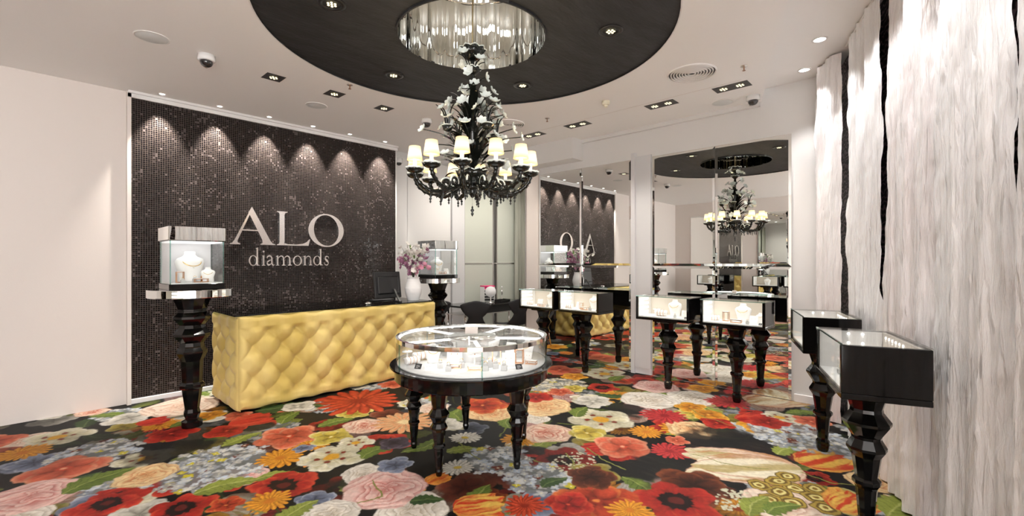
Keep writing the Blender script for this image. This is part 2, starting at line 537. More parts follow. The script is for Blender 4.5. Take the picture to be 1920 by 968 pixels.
class Painter:
    def __init__(s, x, y):
        s.X = x; s.Y = y
        w = .022
        s.x = x + (fbm(x * 9, y * 9, 11) - .5) * w * 2 + (fbm(x * 38, y * 38, 12, 2) - .5) * .012
        s.y = y + (fbm(x * 9, y * 9, 23) - .5) * w * 2 + (fbm(x * 38, y * 38, 24, 2) - .5) * .012
        n = fbm(x * 2.2, y * 2.2, 3, 4); n2 = fbm(x * 14, y * 14, 5, 3)
        c0 = srgb((22, 22, 24)); c1 = srgb((58, 50, 40)); c2 = srgb((40, 46, 40))
        m = np.clip((n - .45) * 3, 0, 1)[:, None]; k = np.clip((n2 - .5) * 3, 0, 1)[:, None]
        s.col = c0 * (1 - m * .6) + c1 * m * .6
        s.col = s.col * (1 - k * .5) + c2 * k * .5
    def region(s, cx, cy, R, sub=None):
        if sub is None:
            i = np.nonzero((np.abs(s.x - cx) < R) & (np.abs(s.y - cy) < R))[0]
        else:
            i = sub[(np.abs(s.x[sub] - cx) < R) & (np.abs(s.y[sub] - cy) < R)]
        return i, s.x[i] - cx, s.y[i] - cy
    def put(s, i, c, a):
        a = np.clip(a, 0, 1)[:, None]
        s.col[i] = s.col[i] * (1 - a) + c * a
    def polar(s, i, dx, dy, rot):
        return np.hypot(dx, dy), np.arctan2(dy, dx) + rot

    def poppy(s, cx, cy, R, rot, cols, n=5, centre=None, seed=0, jag=.1):
        i, dx, dy = s.region(cx, cy, R * 1.25)
        if not len(i): return
        r, th = s.polar(i, dx, dy, rot)
        for layer in range(2):
            t = th + layer * PI / n
            ph = t * n / (2 * PI); pid = np.floor(ph + .5)
            f = np.abs(ph - pid) * 2            # 0 mid of petal .. 1 border
            hp = hash2(pid % n, pid * 0 + layer, seed)
            lim = R * ((.78 if layer else 1.0) + .12 * (hp - .5)) * (1 - .38 * f ** 2.6) * (1 + jag * (fbm(th * 4, r / R * 1.5, seed) - .5))
            a = np.clip((lim - r) / (.06 * R) + .5, 0, 1)
            u = r / np.maximum(lim, 1e-4)
            st = fbm(f * 5 + hp * 30, u * 1.6, seed + 3) * .7 + .3 * fbm(th * 20, u * 1.2, seed + 9)
            k = np.clip(.15 + .55 * u + (st - .5) * .9 - .35 * f ** 3, 0, 1)[:, None]
            c = srgb(cols[0]) * (1 - k) + srgb(cols[1]) * k
            e = np.clip((u - .80) * 4, 0, 1)[:, None] * (.25 + .6 * (hp > .4))[:, None]
            c = c * (1 - e) + srgb(cols[2]) * e
            sh = (1 - .55 * f ** 3) * (.55 + .45 * np.clip(u * 1.9, 0, 1)) * (.72 + .56 * fbm(dx / R * 4 + hp * 9, dy / R * 4, seed + 6)) * (.9 + .25 * (hp - .5))
            s.put(i, np.clip(c * sh[:, None], 0, 1), a)
        if centre:
            a = np.clip((R * centre[2] * (1 + .5 * (fbm(th * 5, r * 0, seed) - .5)) - r) / (.05 * R) + .5, 0, 1)
            s.put(i, srgb(centre[0]) + 0 * dx[:, None], a)
            a = np.clip((R * centre[2] * .45 - r) / (.05 * R) + .5, 0, 1)
            s.put(i, srgb(centre[1]) + 0 * dx[:, None], a * .9)
    def rose(s, cx, cy, R, rot, cols, seed=0):
        i, dx, dy = s.region(cx, cy, R * 1.2)
        if not len(i): return
        r, th = s.polar(i, dx, dy, rot)
        lim = R * (1 - .10 * np.abs(np.sin(th * 2.5 + seed)) + .10 * (fbm(th * 2, r * 0 + seed, seed) - .5))
        a = np.clip((lim - r) / (.05 * R) + .5, 0, 1)
        u = r / lim
        ox = dx / R - .12 * math.cos(rot); oy = dy / R - .12 * math.sin(rot)
        rr = np.hypot(ox, oy)
        w = rr * 4.2 + .45 * np.sin(th * 3 + rr * 5 + seed) + .25 * np.sin(th * 5 - rr * 7) + .5 * fbm(ox * 2.2, oy * 2.2, seed)
        fr = w - np.floor(w)
        n = fbm(ox * 9, oy * 9, seed + 5)
        k = np.clip((1 - fr) ** 1.7 * (1.0 - .65 * u) + .45 * (n - .5) + .22 * (1 - u), 0, 1)[:, None]
        c = srgb(cols[0]) * (1 - k) + srgb(cols[1]) * k
        d = np.clip((1 - u) * 1.2 - .55, 0, 1)[:, None] * .5
        c = c * (1 - d) + srgb(cols[2]) * d * 1.0
        e = np.clip((u - .82) * 3.2, 0, 1)[:, None] * np.clip(fbm(th * 3, r * 0 + 3, seed) * 1.6 - .5, 0, 1)[:, None]
        c = c * (1 - e * .7) + srgb(cols[1]) * e * .7
        sh = (.70 + .30 * np.clip(fr * 2.2, 0, 1) ** .7) * (.78 + .44 * fbm(ox * 3 + seed, oy * 3, seed + 8)) * (1 - .25 * np.clip(.35 - u, 0, 1) / .35)
        s.put(i, np.clip(c * sh[:, None], 0, 1), a)
    def marigold(s, cx, cy, R, rot, cols, n=18, seed=0):
        i, dx, dy = s.region(cx, cy, R * 1.15)
        if not len(i): return
        r, th = s.polar(i, dx, dy, rot)
        for L_, sc in enumerate((1., .74, .48)):
            ph = (th + L_ * .3) * n / (2 * PI); pid = np.floor(ph + .5); f = np.abs(ph - pid) * 2
            lim = R * sc * (1 - .28 * f ** 2) * (1 + .2 * (hash2(pid % n, pid * 0 + L_, seed) - .5))
            a = np.clip((lim - r) / (.06 * R) + .5, 0, 1)
            k = np.clip(r / lim * .9 - f * .5 + .2 * L_ * .5, 0, 1)[:, None]
            sh = (1 - .45 * f ** 2)[:, None] * (.7 + .6 * fbm(th * 9, r / R * 2, seed + L_))[:, None]
            s.put(i, np.clip((srgb(cols[0]) * (1 - k) + srgb(cols[1]) * k) * sh, 0, 1), a)
        a = np.clip((R * .2 - r) / (.05 * R) + .5, 0, 1)
        s.put(i, srgb(cols[2]) + 0 * dx[:, None], a)
    def cistus(s, cx, cy, R, rot, seed=0):
        s.poppy(cx, cy, R, rot, ((196, 186, 140), (236, 230, 205), (245, 242, 225)), n=5, seed=seed)
        i, dx, dy = s.region(cx, cy, R)
        if not len(i): return
        r, th = s.polar(i, dx, dy, rot)
        a = np.clip((R * .24 - r) / (.06 * R) + .5, 0, 1)
        s.put(i, srgb((216, 160, 30)) + 0 * dx[:, None], a)
        for k in range(5):
            t = rot * -1 + k * 2 * PI / 5
            q = np.hypot(dx - R * .4 * math.cos(t), dy - R * .4 * math.sin(t))
            s.put(i, srgb((130, 38, 16)) + 0 * dx[:, None], np.clip((R * .085 - q) / (.03 * R) + .5, 0, 1))
    def hydrangea(s, cx, cy, R, seed=0, base=(214, 220, 226), ex=1.0, ey=1.0):
        rng = random.Random(seed)
        sub, dx, dy = s.region(cx, cy, R * 1.2)
        if not len(sub): return
        q = np.hypot(dx / ex, dy / ey) / R
        s.put(sub, srgb((118, 122, 122)) + 0 * dx[:, None], np.clip((.96 - q + .3 * (fbm(dx * 12, dy * 12, seed) - .5)) * 6, 0, .9))
        fr = .038
        n = int(1.7 * (R * R * ex * ey) / (fr * fr))
        for k in range(n):
            a = rng.uniform(0, 2 * PI); d = R * math.sqrt(rng.random())
            x = cx + d * math.cos(a) * ex; y = cy + d * math.sin(a) * ey
            f = fr * rng.uniform(.75, 1.15)
            i, ux, uy = s.region(x, y, f * 1.1, sub)
            if not len(i): continue
            r, th = s.polar(i, ux, uy, rng.uniform(0, 6))
            ph = th * 4 / (2 * PI); ff = np.abs(ph - np.floor(ph + .5)) * 2
            lim = f * (1 - .5 * ff ** 1.6)
            v = rng.uniform(.72, 1.08); w = rng.uniform(-12, 14)
            c = np.array([min(255, base[0] * v + w), min(255, base[1] * v + w * .4), min(255, base[2] * v - w * .6)])
            if rng.random() < .05: c = np.array((220, 205, 40))
            if rng.random() < .03: c = np.array((120, 50, 30))
            kk = np.clip(1 - r / f, 0, 1)[:, None]
            cc = srgb(np.clip(c, 1.1, 255)) * (1 - .25 * (1 - kk))
            s.put(i, cc, np.clip((lim - r) / (.25 * f) + .5, 0, 1))
            s.put(i, srgb((232, 226, 190)) + 0 * ux[:, None], np.clip((f * .17 - r) / (.1 * f) + .5, 0, 1))
    def leaf(s, x0, y0, x1, y1, w, cols, seed=0, bend=.1):
        L_ = math.hypot(x1 - x0, y1 - y0)
        cx, cy = (x0 + x1) / 2, (y0 + y1) / 2
        i, dx, dy = s.region(cx, cy, L_ * .62 + w)
        if not len(i): return
        ux, uy = (x1 - x0) / L_, (y1 - y0) / L_
        u = (dx * ux + dy * uy) / L_ + .5
        v = (-dx * uy + dy * ux) - bend * L_ * np.sin(np.clip(u, 0, 1) * PI)
        uu = np.clip(u, 0, 1)
        lim = w * np.clip(np.sin(uu ** .8 * PI), 0, 1) ** .75 * (1 + .12 * np.sin(uu * 40 + seed))
        a = np.clip((lim - np.abs(v)) / (.006 + .05 * w) + .5, 0, 1) * (u > 0) * (u < 1)
        rib = np.abs(np.sin((uu * 9 + np.abs(v) / w * -1.6) * PI))
        k = np.clip(.25 + .5 * fbm(uu * 6, v / w * 2, seed) + .25 * (v > 0) - .35 * (rib < .22), 0, 1)[:, None]
        c = srgb(cols[0]) * (1 - k) + srgb(cols[1]) * k
        m = np.clip(1 - np.abs(v) / (.004 + .05 * w), 0, 1)[:, None] * .7
        c = c * (1 - m) + srgb(cols[2]) * m
        s.put(i, c, a)
    def tulip(s, cx, cy, L_, ang, cols, n=5, spread=.75, seed=0):
        spread *= .75
        rng = random.Random(seed)
        order = sorted(range(n), key=lambda k: -abs(k - (n - 1) / 2))
        for k in order:
            a = ang + (k - (n - 1) / 2) / max(1, n - 1) * spread * 2
            l = L_ * rng.uniform(.85, 1.05)
            s.petal(cx, cy, l, a, L_ * .25, cols, seed + k)
    def petal(s, cx, cy, L_, a, w, cols, seed):
        mx, my = cx + math.cos(a) * L_ / 2, cy + math.sin(a) * L_ / 2
        i, dx, dy = s.region(mx, my, L_ * .7)
        if not len(i): return
        ux, uy = math.cos(a), math.sin(a)
        u = (dx * ux + dy * uy) / L_ + .5; v = -dx * uy + dy * ux
        uu = np.clip(u, 0, 1)
        lim = w * (np.clip(np.sin(uu ** .75 * PI), 0, 1) ** .7)
        al = np.clip((lim - np.abs(v)) / (.06 * w) + .5, 0, 1) * (u > 0) * (u < 1)
        st = fbm(v / w * 3.4 + seed * 3, uu * 1.3, seed, 4)
        k = np.clip((st - .42) * 4.5, 0, 1)[:, None]
        c = srgb(cols[0]) * (1 - k) + srgb(cols[1]) * k
        e = np.clip((np.abs(v) / np.maximum(lim, 1e-4) - .7) * 3, 0, 1)[:, None] * .6
        c = c * (1 - e) + srgb(cols[2]) * e
        s.put(i, c, al)
    def auricula(s, cx, cy, R, seed=0, n=11):
        rng = random.Random(seed)
        for k in range(n):
            a = k * 2.4; d = R * .9 * math.sqrt((k + .5) / n)
            x, y = cx + d * math.cos(a), cy + d * math.sin(a); f = R * .30
            i, dx, dy = s.region(x, y, f * 1.1)
            if not len(i): continue
            r, th = s.polar(i, dx, dy, rng.random() * 6)
            lim = f * (1 - .08 * np.abs(np.sin(th * 3)))
            for q, c in ((1., (96, 74, 24)), (.9, (176, 150, 60)), (.66, (110, 84, 26)), (.46, (224, 210, 130)), (.22, (140, 108, 34))):
                s.put(i, srgb(c) * (.8 + .4 * fbm(th * 3, r / f * 3, seed)[:, None]), np.clip((lim * q - r) / (.06 * f) + .5, 0, 1))
    def dots(s, pts, r, col):
        for x, y in pts:
            i, dx, dy = s.region(x, y, r * 1.2)
            if len(i): s.put(i, srgb(col) + 0 * dx[:, None], np.clip((r - np.hypot(dx, dy)) / (.4 * r) + .5, 0, 1))
    def umbel(s, cx, cy, R, seed=0):
        rng = random.Random(seed)
        s.dots([(cx + R * 1.0 * math.cos(a) * math.sqrt(q), cy + R * .6 * math.sin(a) * math.sqrt(q)) for a, q in [(rng.uniform(0, 7), rng.random()) for _ in range(70)]], .011, (206, 204, 176))
    def stem(s, pts, w, col):
        for (x0, y0), (x1, y1) in zip(pts[:-1], pts[1:]):
            L_ = math.hypot(x1 - x0, y1 - y0)
            i, dx, dy = s.region((x0 + x1) / 2, (y0 + y1) / 2, L_ * .6 + w)
            if not len(i): continue
            ux, uy = (x1 - x0) / L_, (y1 - y0) / L_
            u = np.clip(dx * ux + dy * uy, -L_ / 2, L_ / 2)
            d = np.hypot(dx - u * ux, dy - u * uy)
            s.put(i, srgb(col) + 0 * dx[:, None], np.clip((w - d) / (.5 * w) + .5, 0, 1))

PAL = {
 'coral': ((200, 70, 40), (232, 120, 84), (248, 178, 140)),
 'red': ((140, 18, 10), (206, 40, 24), (232, 86, 50)),
 'redor': ((150, 40, 14), (220, 76, 34), (240, 140, 60)),
 'yellow': ((190, 160, 40), (228, 210, 90), (244, 236, 170)),
 'gold': ((206, 120, 10), (238, 166, 24), (250, 206, 80)),
 'white': ((200, 196, 180), (232, 226, 214), (246, 242, 236)),
 'blue': ((86, 96, 122), (142, 152, 178), (196, 202, 214)),
 'purple': ((40, 30, 40), (76, 62, 80), (120, 110, 126)),
 'brown': ((50, 22, 10), (104, 46, 22), (150, 76, 36)),
 'pinkrose': ((242, 208, 198), (222, 120, 112), (232, 150, 140)),
 'palerose': ((238, 220, 200), (226, 170, 146), (240, 196, 160)),
 'whiterose': ((238, 232, 222), (206, 190, 164), (232, 214, 190)),
 'peach': ((240, 214, 160), (230, 140, 84), (238, 170, 90)),
 'redrose': ((238, 214, 190), (206, 74, 44), (220, 100, 60)),
 'crim': ((150, 24, 32), (216, 60, 60), (240, 130, 120)),
}
GREENS = [((60, 84, 30), (128, 148, 56), (176, 186, 100)), ((34, 58, 34), (76, 104, 54), (130, 150, 90)), ((96, 110, 40), (160, 172, 70), (200, 204, 120))]
TUL = {'flame': ((236, 190, 80), (212, 66, 24), (190, 40, 16)), 'white': ((232, 222, 190), (190, 150, 96), (176, 60, 40)),
       'red': ((206, 44, 26), (160, 22, 16), (236, 110, 70)), 'olive': ((238, 228, 200), (190, 172, 116), (190, 60, 44)),
       'orange': ((240, 150, 40), (206, 80, 20), (246, 190, 90))}

FLOWERS = [  # kind, photo x, photo y, photo width, palette
 ('rose', 341, 762, 124, 'palerose'), ('tulip', 255, 797, 60, 'red'), ('poppy', 392, 779, 56, 'gold'), ('leaf', 355, 793, 60, 0),
 ('poppy', 322, 814, 84, 'red'), ('poppy', 424, 808, 70, 'red'), ('tulip', 430, 795, 90, 'red'), ('leaf', 300, 742, 90, 2), ('leaf', 455, 824, 70, 2),
 ('leaf', 475, 760, 60, 0), ('poppy', 540, 819, 112, 'coral'), ('poppy', 622, 819, 80, 'yellow'), ('cistus', 667, 830, 68, ''),
 ('hyd', 401, 874, 178, ''), ('rose', 272, 891, 100, 'peach'), ('cistus', 622, 857, 112, ''), ('mari', 527, 858, 78, 'gold'),
 ('leaf', 701, 849, 62, 0), ('poppy', 571, 841, 38, 'blue'), ('leaf', 430, 912, 100, 2), ('leaf', 520, 893, 70, 2),
 ('poppyd', 532, 910, 118, 'red'), ('mari', 505, 940, 80, 'gold'), ('poppy', 425, 946, 56, 'redor'), ('poppy', 589, 938, 72, 'blue'),
 ('rose', 682, 888, 78, 'whiterose'), ('rose', 772, 955, 130, 'whiterose'), ('rose', 722, 916, 152, 'pinkrose'), ('rose', 618, 966, 110, 'whiterose'),
 ('leaf', 560, 960, 90, 2), ('tulip', 850, 955, 120, 'flame'), ('tulip', 800, 905, 60, 'orange'), ('leaf', 800, 940, 60, 1),
 ('mari', 672, 752, 150, 'redor'), ('leaf', 545, 766, 110, 1), ('poppy', 560, 762, 60, 'white'), ('leaf', 634, 792, 66, 0),
 ('rose', 684, 799, 78, 'redrose'), ('mari', 758, 792, 110, 'peach'), ('poppy', 836, 797, 60, 'white'), ('mari', 872, 821, 56, 'white'),
 ('leaf', 868, 846, 60, 2), ('hyd', 932, 862, 110, ''), ('hyd', 1010, 897, 112, ''), ('mari', 856, 877, 62, 'white'),
 ('poppy', 739, 831, 60, 'purple'), ('poppy', 739, 872, 64, 'blue'), ('rose', 920, 775, 90, 'peach'), ('poppy', 905, 760, 90, 'redor'),
 ('rose', 1025, 812, 96, 'redrose'), ('rose', 1018, 762, 108, 'peach'), ('poppy', 1005, 745, 60, 'red'), ('cistus', 1126, 787, 120, ''), ('poppy', 1100, 812, 74, 'yellow'),
 ('mari', 1210, 810, 60, 'gold'), ('poppy', 1168, 838, 104, 'coral'), ('mari', 1257, 846, 72, 'crim'), ('poppy', 1268, 826, 44, 'coral'),
 ('tulipL', 1500, 880, 210, 'olive'), ('tulipR', 1500, 870, 130, 'flame'), ('leaf', 1478, 846, 70, 2),
 ('hyd', 1490, 815, 140, ''), ('hyd', 1600, 842, 100, ''), ('auri', 1488, 922, 150, ''), ('poppy', 1300, 912, 140, 'brown'),
 ('poppyd', 1268, 940, 150, 'red'), ('poppy', 1122, 940, 160, 'redor'), ('poppy', 1068, 945, 90, 'red'), ('mari', 1180, 958, 80, 'gold'),
 ('umbel', 1072, 868, 108, ''), ('umbel', 1372, 936, 90, ''), ('leaf', 1422, 948, 90, 2), ('tulip', 1570, 955, 120, 'flame'), ('leaf', 1470, 955, 80, 0),
 ('poppy', 1110, 895, 90, 'brown'), ('leaf', 1040, 905, 60, 1),
 ('rose', 1230, 725, 84, 'pinkrose'), ('rose', 1218, 750, 106, 'whiterose'), ('rose', 1297, 746, 92, 'whiterose'), ('mari', 1365, 754, 76, 'crim'),
 ('poppy', 1295, 764, 58, 'gold'), ('poppy', 1328, 778, 64, 'gold'), ('poppy', 1345, 794, 64, 'red'), ('tulip', 1385, 788, 86, 'red'), ('poppy', 1440, 792, 70, 'red'),
 ('mari', 1245, 780, 80, 'crim'), ('tulipR', 1405, 755, 120, 'white'), ('poppy', 1520, 790, 60, 'coral'), ('poppyd', 1130, 727, 60, 'red'),
 ('poppy', 1318, 729, 52, 'gold'), ('cistus', 1133, 701, 80, ''), ('poppy', 1049, 694, 74, 'coral'), ('poppy', 1076, 706, 50, 'gold'),
 ('hyd', 1049, 722, 90, 'cream'), ('poppy', 1076, 728, 46, 'yellow'), ('mari', 987, 948, 76, 'redor'), ('leaf', 1091, 772, 60, 0), ('poppy', 1112, 753, 70, 'white'),
 ('poppy', 1050, 735, 50, 'coral'), ('leaf', 1160, 710, 50, 0), ('poppy', 1545, 740, 60, 'coral'), ('rose', 1640, 905, 90, 'peach'),
 ('hyd', 180, 850, 120, ''), ('poppy', 120, 880, 130, 'coral'), ('rose', 60, 930, 150, 'pinkrose'), ('leaf', 190, 900, 110, 0), ('poppyd', 200, 945, 110, 'red'),
 ('cistus', 110, 820, 100, ''), ('mari', 40, 850, 80, 'gold'), ('rose', 1740, 900, 130, 'whiterose'), ('poppyd', 1840, 950, 160, 'red'), ('leaf', 1700, 950, 120, 2),
]
def paint_floor(x, y):
    P = Painter(x, y)
    rng = random.Random(5)
    keys = list(PAL)
    # the print goes on over the rest of the floor
    for k in range(1500):
        if k == 850:                       # the deeper layer of blooms lies in the dark of the painting
            nn = fbm(x * 1.6, y * 1.6, 91, 3)[:, None]
            P.col *= np.clip(.20 + 1.2 * (nn - .36), .14, .7)
        cx = rng.uniform(-3, 7.2); cy = rng.uniform(-2.2, 6.4)
        kind = rng.choice(('rose', 'poppy', 'poppy', 'mari', 'leaf', 'leaf', 'tulip', 'cistus', 'hydr', 'stem', 'poppyd'))
        Rr = rng.uniform(.11, .24); rot = rng.uniform(0, 6.3)
        if kind == 'rose': P.rose(cx, cy, Rr * 1.1, rot, PAL[rng.choice(('pinkrose', 'palerose', 'whiterose', 'peach', 'redrose'))], k)
        elif kind == 'poppy': P.poppy(cx, cy, Rr, rot, PAL[rng.choice(('coral', 'red', 'redor', 'yellow', 'gold', 'white', 'blue', 'coral'))], rng.choice((4, 5, 6)), None, k)
        elif kind == 'poppyd': P.poppy(cx, cy, Rr, rot, PAL['red'], 5, ((26, 8, 8), (100, 24, 18), .42), k)
        elif kind == 'mari': P.marigold(cx, cy, Rr * .8, rot, (PAL['gold'][0], PAL['gold'][1], (170, 70, 6)) if rng.random() < .5 else (PAL['crim'][0], PAL['crim'][1], PAL['crim'][0]), seed=k)
        elif kind == 'leaf': P.leaf(cx, cy, cx + .36 * math.cos(rot), cy + .36 * math.sin(rot), .08, rng.choice(GREENS), k)
        elif kind == 'tulip': P.tulip(cx, cy, .3, rot, TUL[rng.choice(list(TUL))], 5, .5, k)
        elif kind == 'cistus': P.cistus(cx, cy, Rr * .95, rot, k)
        elif kind == 'hydr':
            if rng.random() < .5: P.hydrangea(cx, cy, Rr * 1.2, k)
        else:
            P.stem([(cx, cy), (cx + .25 * math.cos(rot), cy + .25 * math.sin(rot)), (cx + .5 * math.cos(rot + .4), cy + .5 * math.sin(rot + .4))], .007, (120, 130, 50))
    # dark ground shows between the flowers in view
    for (px, py, w) in ((650, 905, 70), (320, 842, 130), (1390, 832, 170), (1270, 884, 150), (700, 872, 60), (1180, 768, 70), (1190, 880, 90), (480, 800, 60), (1000, 845, 40)):
        cx, cy = at_z(px, py, 0); Rr = w * .5 * math.hypot(cx, cy) / FPX
        i, dx, dy = P.region(cx, cy, Rr * 1.5)
        if len(i):
            n = fbm(dx * 5 + px, dy * 5, int(px)); q = np.hypot(dx, dy) / Rr
            P.put(i, srgb((24, 24, 25)) + srgb((70, 60, 48)) * np.clip(fbm(dx * 25, dy * 8, 5) - .5, 0, 1)[:, None], np.clip((1.1 - q + 1.5 * (n - .5)) * 3, 0, .95))
    for k, (kind, px, py, w, pal) in enumerate(FLOWERS):
        cx, cy = at_z(px, py, 0)
        t = cx * fx + cy * fy
        Rr = w * .53 * t / FPX
        rot = rng.uniform(0, 6.3)
        ax = math.atan2(ry, rx)
        if kind == 'rose': P.rose(cx, cy, Rr, rot, PAL[pal], k)
        elif kind == 'poppy': P.poppy(cx, cy, Rr, rot, PAL[pal], rng.choice((4, 5, 5)), None if pal in ('blue', 'brown', 'purple') else (PAL[pal][0], PAL[pal][2], .16), k)
        elif kind == 'poppyd': P.poppy(cx, cy, Rr, rot, PAL['red'], 5, ((26, 8, 8), (100, 24, 18), .42), k, .25)
        elif kind == 'mari':
            p = PAL[pal]; P.marigold(cx, cy, Rr, rot, (p[0], p[1], p[0] if pal != 'white' else (210, 180, 60)), seed=k)
        elif kind == 'cistus': P.cistus(cx, cy, Rr, rot, k)
        elif kind == 'hyd': P.hydrangea(cx, cy, Rr * 1.08, k, (230, 222, 200) if pal == 'cream' else (214, 220, 226))
        elif kind == 'leaf':
            a = ax + rng.uniform(.2, 1.2)
            P.leaf(cx - Rr * math.cos(a), cy - Rr * math.sin(a), cx + Rr * math.cos(a), cy + Rr * math.sin(a), Rr * .5, GREENS[pal], k)
        elif kind == 'tulip': P.tulip(cx, cy, Rr * 1.7, ax + rng.uniform(.1, .9), TUL[pal], 5, .55, k)
        elif kind == 'tulipL': P.tulip(cx, cy, Rr * 1.9, ax + PI - .15, TUL[pal], 6, .42, k)
        elif kind == 'tulipR': P.tulip(cx, cy, Rr * 1.8, ax + .25, TUL[pal], 5, .42, k)
        elif kind == 'auri': P.auricula(cx, cy, Rr, k)
        elif kind == 'umbel': P.umbel(cx, cy, Rr, k)
    for pts in (((1300, 852), (1360, 870), (1440, 880)), ((1290, 765), (1320, 782), (1380, 800)), ((340, 800), (360, 775), (372, 766)), ((1060, 850), (1075, 868), (1075, 880)), ((1100, 840), (1130, 862), (1170, 880)),
                ((700, 900), (720, 930), (670, 945)), ((470, 955), (500, 962)), ((1500, 885), (1560, 905), (1640, 915)), ((860, 830), (880, 850), (900, 862))):
        P.stem([at_z(a, b, 0) for a, b in pts], .006, (138, 140, 64))
    # fine weave and small shifts of dye
    n = fbm(x * 60, y * 60, 77, 2)[:, None]
    P.col = P.col * (.82 + .36 * n)
    g = P.col.mean(axis=1, keepdims=True)
    P.col = (g + (P.col - g) * .95) * .70
    return np.clip(P.col, 0, 1)

def make_floor():
    # cells of the print are finer where the eye is nearer
    x0, x1, y0, y1 = -3.0, 7.3, -2.3, 6.45
    B = .5
    V = []; Q = []; off = 0
    nx = int(math.ceil((x1 - x0) / B)); ny = int(math.ceil((y1 - y0) / B))
    for bi in range(nx):
        for bj in range(ny):
            ax, ay = x0 + bi * B, y0 + bj * B
            bx, by = min(ax + B, x1), min(ay + B, y1)
            ts = [(px * fx + py * fy, px * rx + py * ry) for px in (ax, bx) for py in (ay, by)]
            tmin = min(t for t, r in ts); tmax = max(t for t, r in ts)
            vis = tmax > 2.3 and any(abs(r) < 1.2 * max(t, .1) for t, r in ts)
            if not vis: step = .035
            elif tmin < 3.0: step = .0052
            elif tmin < 3.9: step = .0062
            elif tmin < 5.0: step = .0085
            else: step = .013
            n = max(2, int(round((bx - ax) / step)) + 1); m = max(2, int(round((by - ay) / step)) + 1)
            gx, gy = np.meshgrid(np.linspace(ax, bx, n), np.linspace(ay, by, m))
            V.append(np.stack([gx.ravel(), gy.ravel()], 1))
            a = (np.arange(m - 1)[:, None] * n + np.arange(n - 1)[None, :]).ravel() + off
            Q.append(np.stack([a, a + 1, a + n + 1, a + n], 1))
            off += n * m
    V = np.concatenate(V); Q = np.concatenate(Q)
    col = paint_floor(V[:, 0].astype(np.float32), V[:, 1].astype(np.float32))
    me = bpy.data.meshes.new('floor')
    nv, nq = len(V), len(Q)
    me.vertices.add(nv); me.loops.add(nq * 4); me.polygons.add(nq)
    co = np.zeros((nv, 3), np.float32); co[:, :2] = V
    me.vertices.foreach_set('co', co.ravel())
    me.loops.foreach_set('vertex_index', Q.astype(np.int32).ravel())
    me.polygons.foreach_set('loop_start', np.arange(0, nq * 4, 4, dtype=np.int32))
    me.update(calc_edges=True)
    at = me.color_attributes.new('print', 'FLOAT_COLOR', 'POINT')
    rgba = np.ones((nv, 4), np.float32); rgba[:, :3] = col
    at.data.foreach_set('color', rgba.ravel())
    me.materials.append(MATS['carpet'])
    o = bpy.data.objects.new('floor', me); C.objects.link(o)
    struct(o, 'carpet printed with large painted flowers on black')
    print('floor verts', nv)
make_floor()

# ------------------------------------------------------------------ ceiling
CX_, CY_ = 2.47, 2.75                     # centre of disc, recess, chandelier and round showcase
RD, RH = 1.57, .58
def flat_poly(loops, z, name, mat, up=False):
    polys = [[Vector((x, y, z)) for x, y in lp] for lp in loops]
    tris = tessellate_polygon(polys)
    vs = [p for lp in polys for p in lp]
    fs = []
    for t in tris:
        a, b, c = (vs[i] for i in t)
        nz = (b - a).cross(c - a).z
        if (nz < 0) == up: t = (t[0], t[2], t[1])
        fs.append(tuple(t))
    return MB().add(vs, fs).build(name, mat)
def circ(r, n, cx=CX_, cy=CY_):
    return [(cx + r * math.cos(2 * PI * i / n), cy + r * math.sin(2 * PI * i / n)) for i in range(n)]
PE = (XW, 1.49)                           # where the dropped ceiling ends at the mirror wall
pe0 = (PE[0] - cu[0] * 9.2, PE[1] - cu[1] * 9.2)
outer = [PE, (XW, 4.98), (7.3, 4.98), (7.3, 6.45), (XO, 6.45), pe0]
c_ = flat_poly([outer, circ(RD, 96)], CEIL, 'ceiling', 'ceiling_paint'); struct(c_, 'white painted dropped ceiling around the black disc')
far = [(XW + .1, PE[1] + .03), (pe0[0], pe0[1] + .03), (XO, -2.4), (XW + .1, .2)]
c2 = flat_poly([far], HIGH, 'ceiling', 'ceiling_paint'); struct(c2, 'higher strip of white ceiling along the curtains')
m = MB()
m.add([(PE[0], PE[1], CEIL), (pe0[0], pe0[1], CEIL), (pe0[0], pe0[1], HIGH), (PE[0], PE[1], HIGH)], [(0, 1, 2, 3)])
struct(m.build('trim_1', 'ceiling_paint'), 'edge of the dropped ceiling')
# black plaster disc
m = MB(); n = 96
for (ra, za, rb, zb) in ((RD, CEIL, RD, CEIL + .012), (RD, CEIL + .012, RH + .012, CEIL + .012), (RH + .012, CEIL + .012, RH + .012, CEIL - .006), (RH + .012, CEIL - .006, RH, CEIL - .006)):
    vs = []
    for (r, z) in ((ra, za), (rb, zb)):
        vs += [(x, y, z) for x, y in circ(r, n)]
    m.add(vs, [(i, (i + 1) % n, n + (i + 1) % n, n + i) for i in range(n)])
o = m.build('ceiling_disc', 'disc_plaster'); struct(o, 'large black plaster disc in the ceiling')
m = MB()
ring = []
for r, z in ((RD + .006, CEIL - .004), (RD - .004, CEIL - .004)):
    ring += [(x, y, z) for x, y in circ(r, n)]
m.add(ring, [(i, n + i, n + (i + 1) % n, (i + 1) % n) for i in range(n)])
struct(m.build('trim_2', 'paint'), 'thin rim around the black disc')
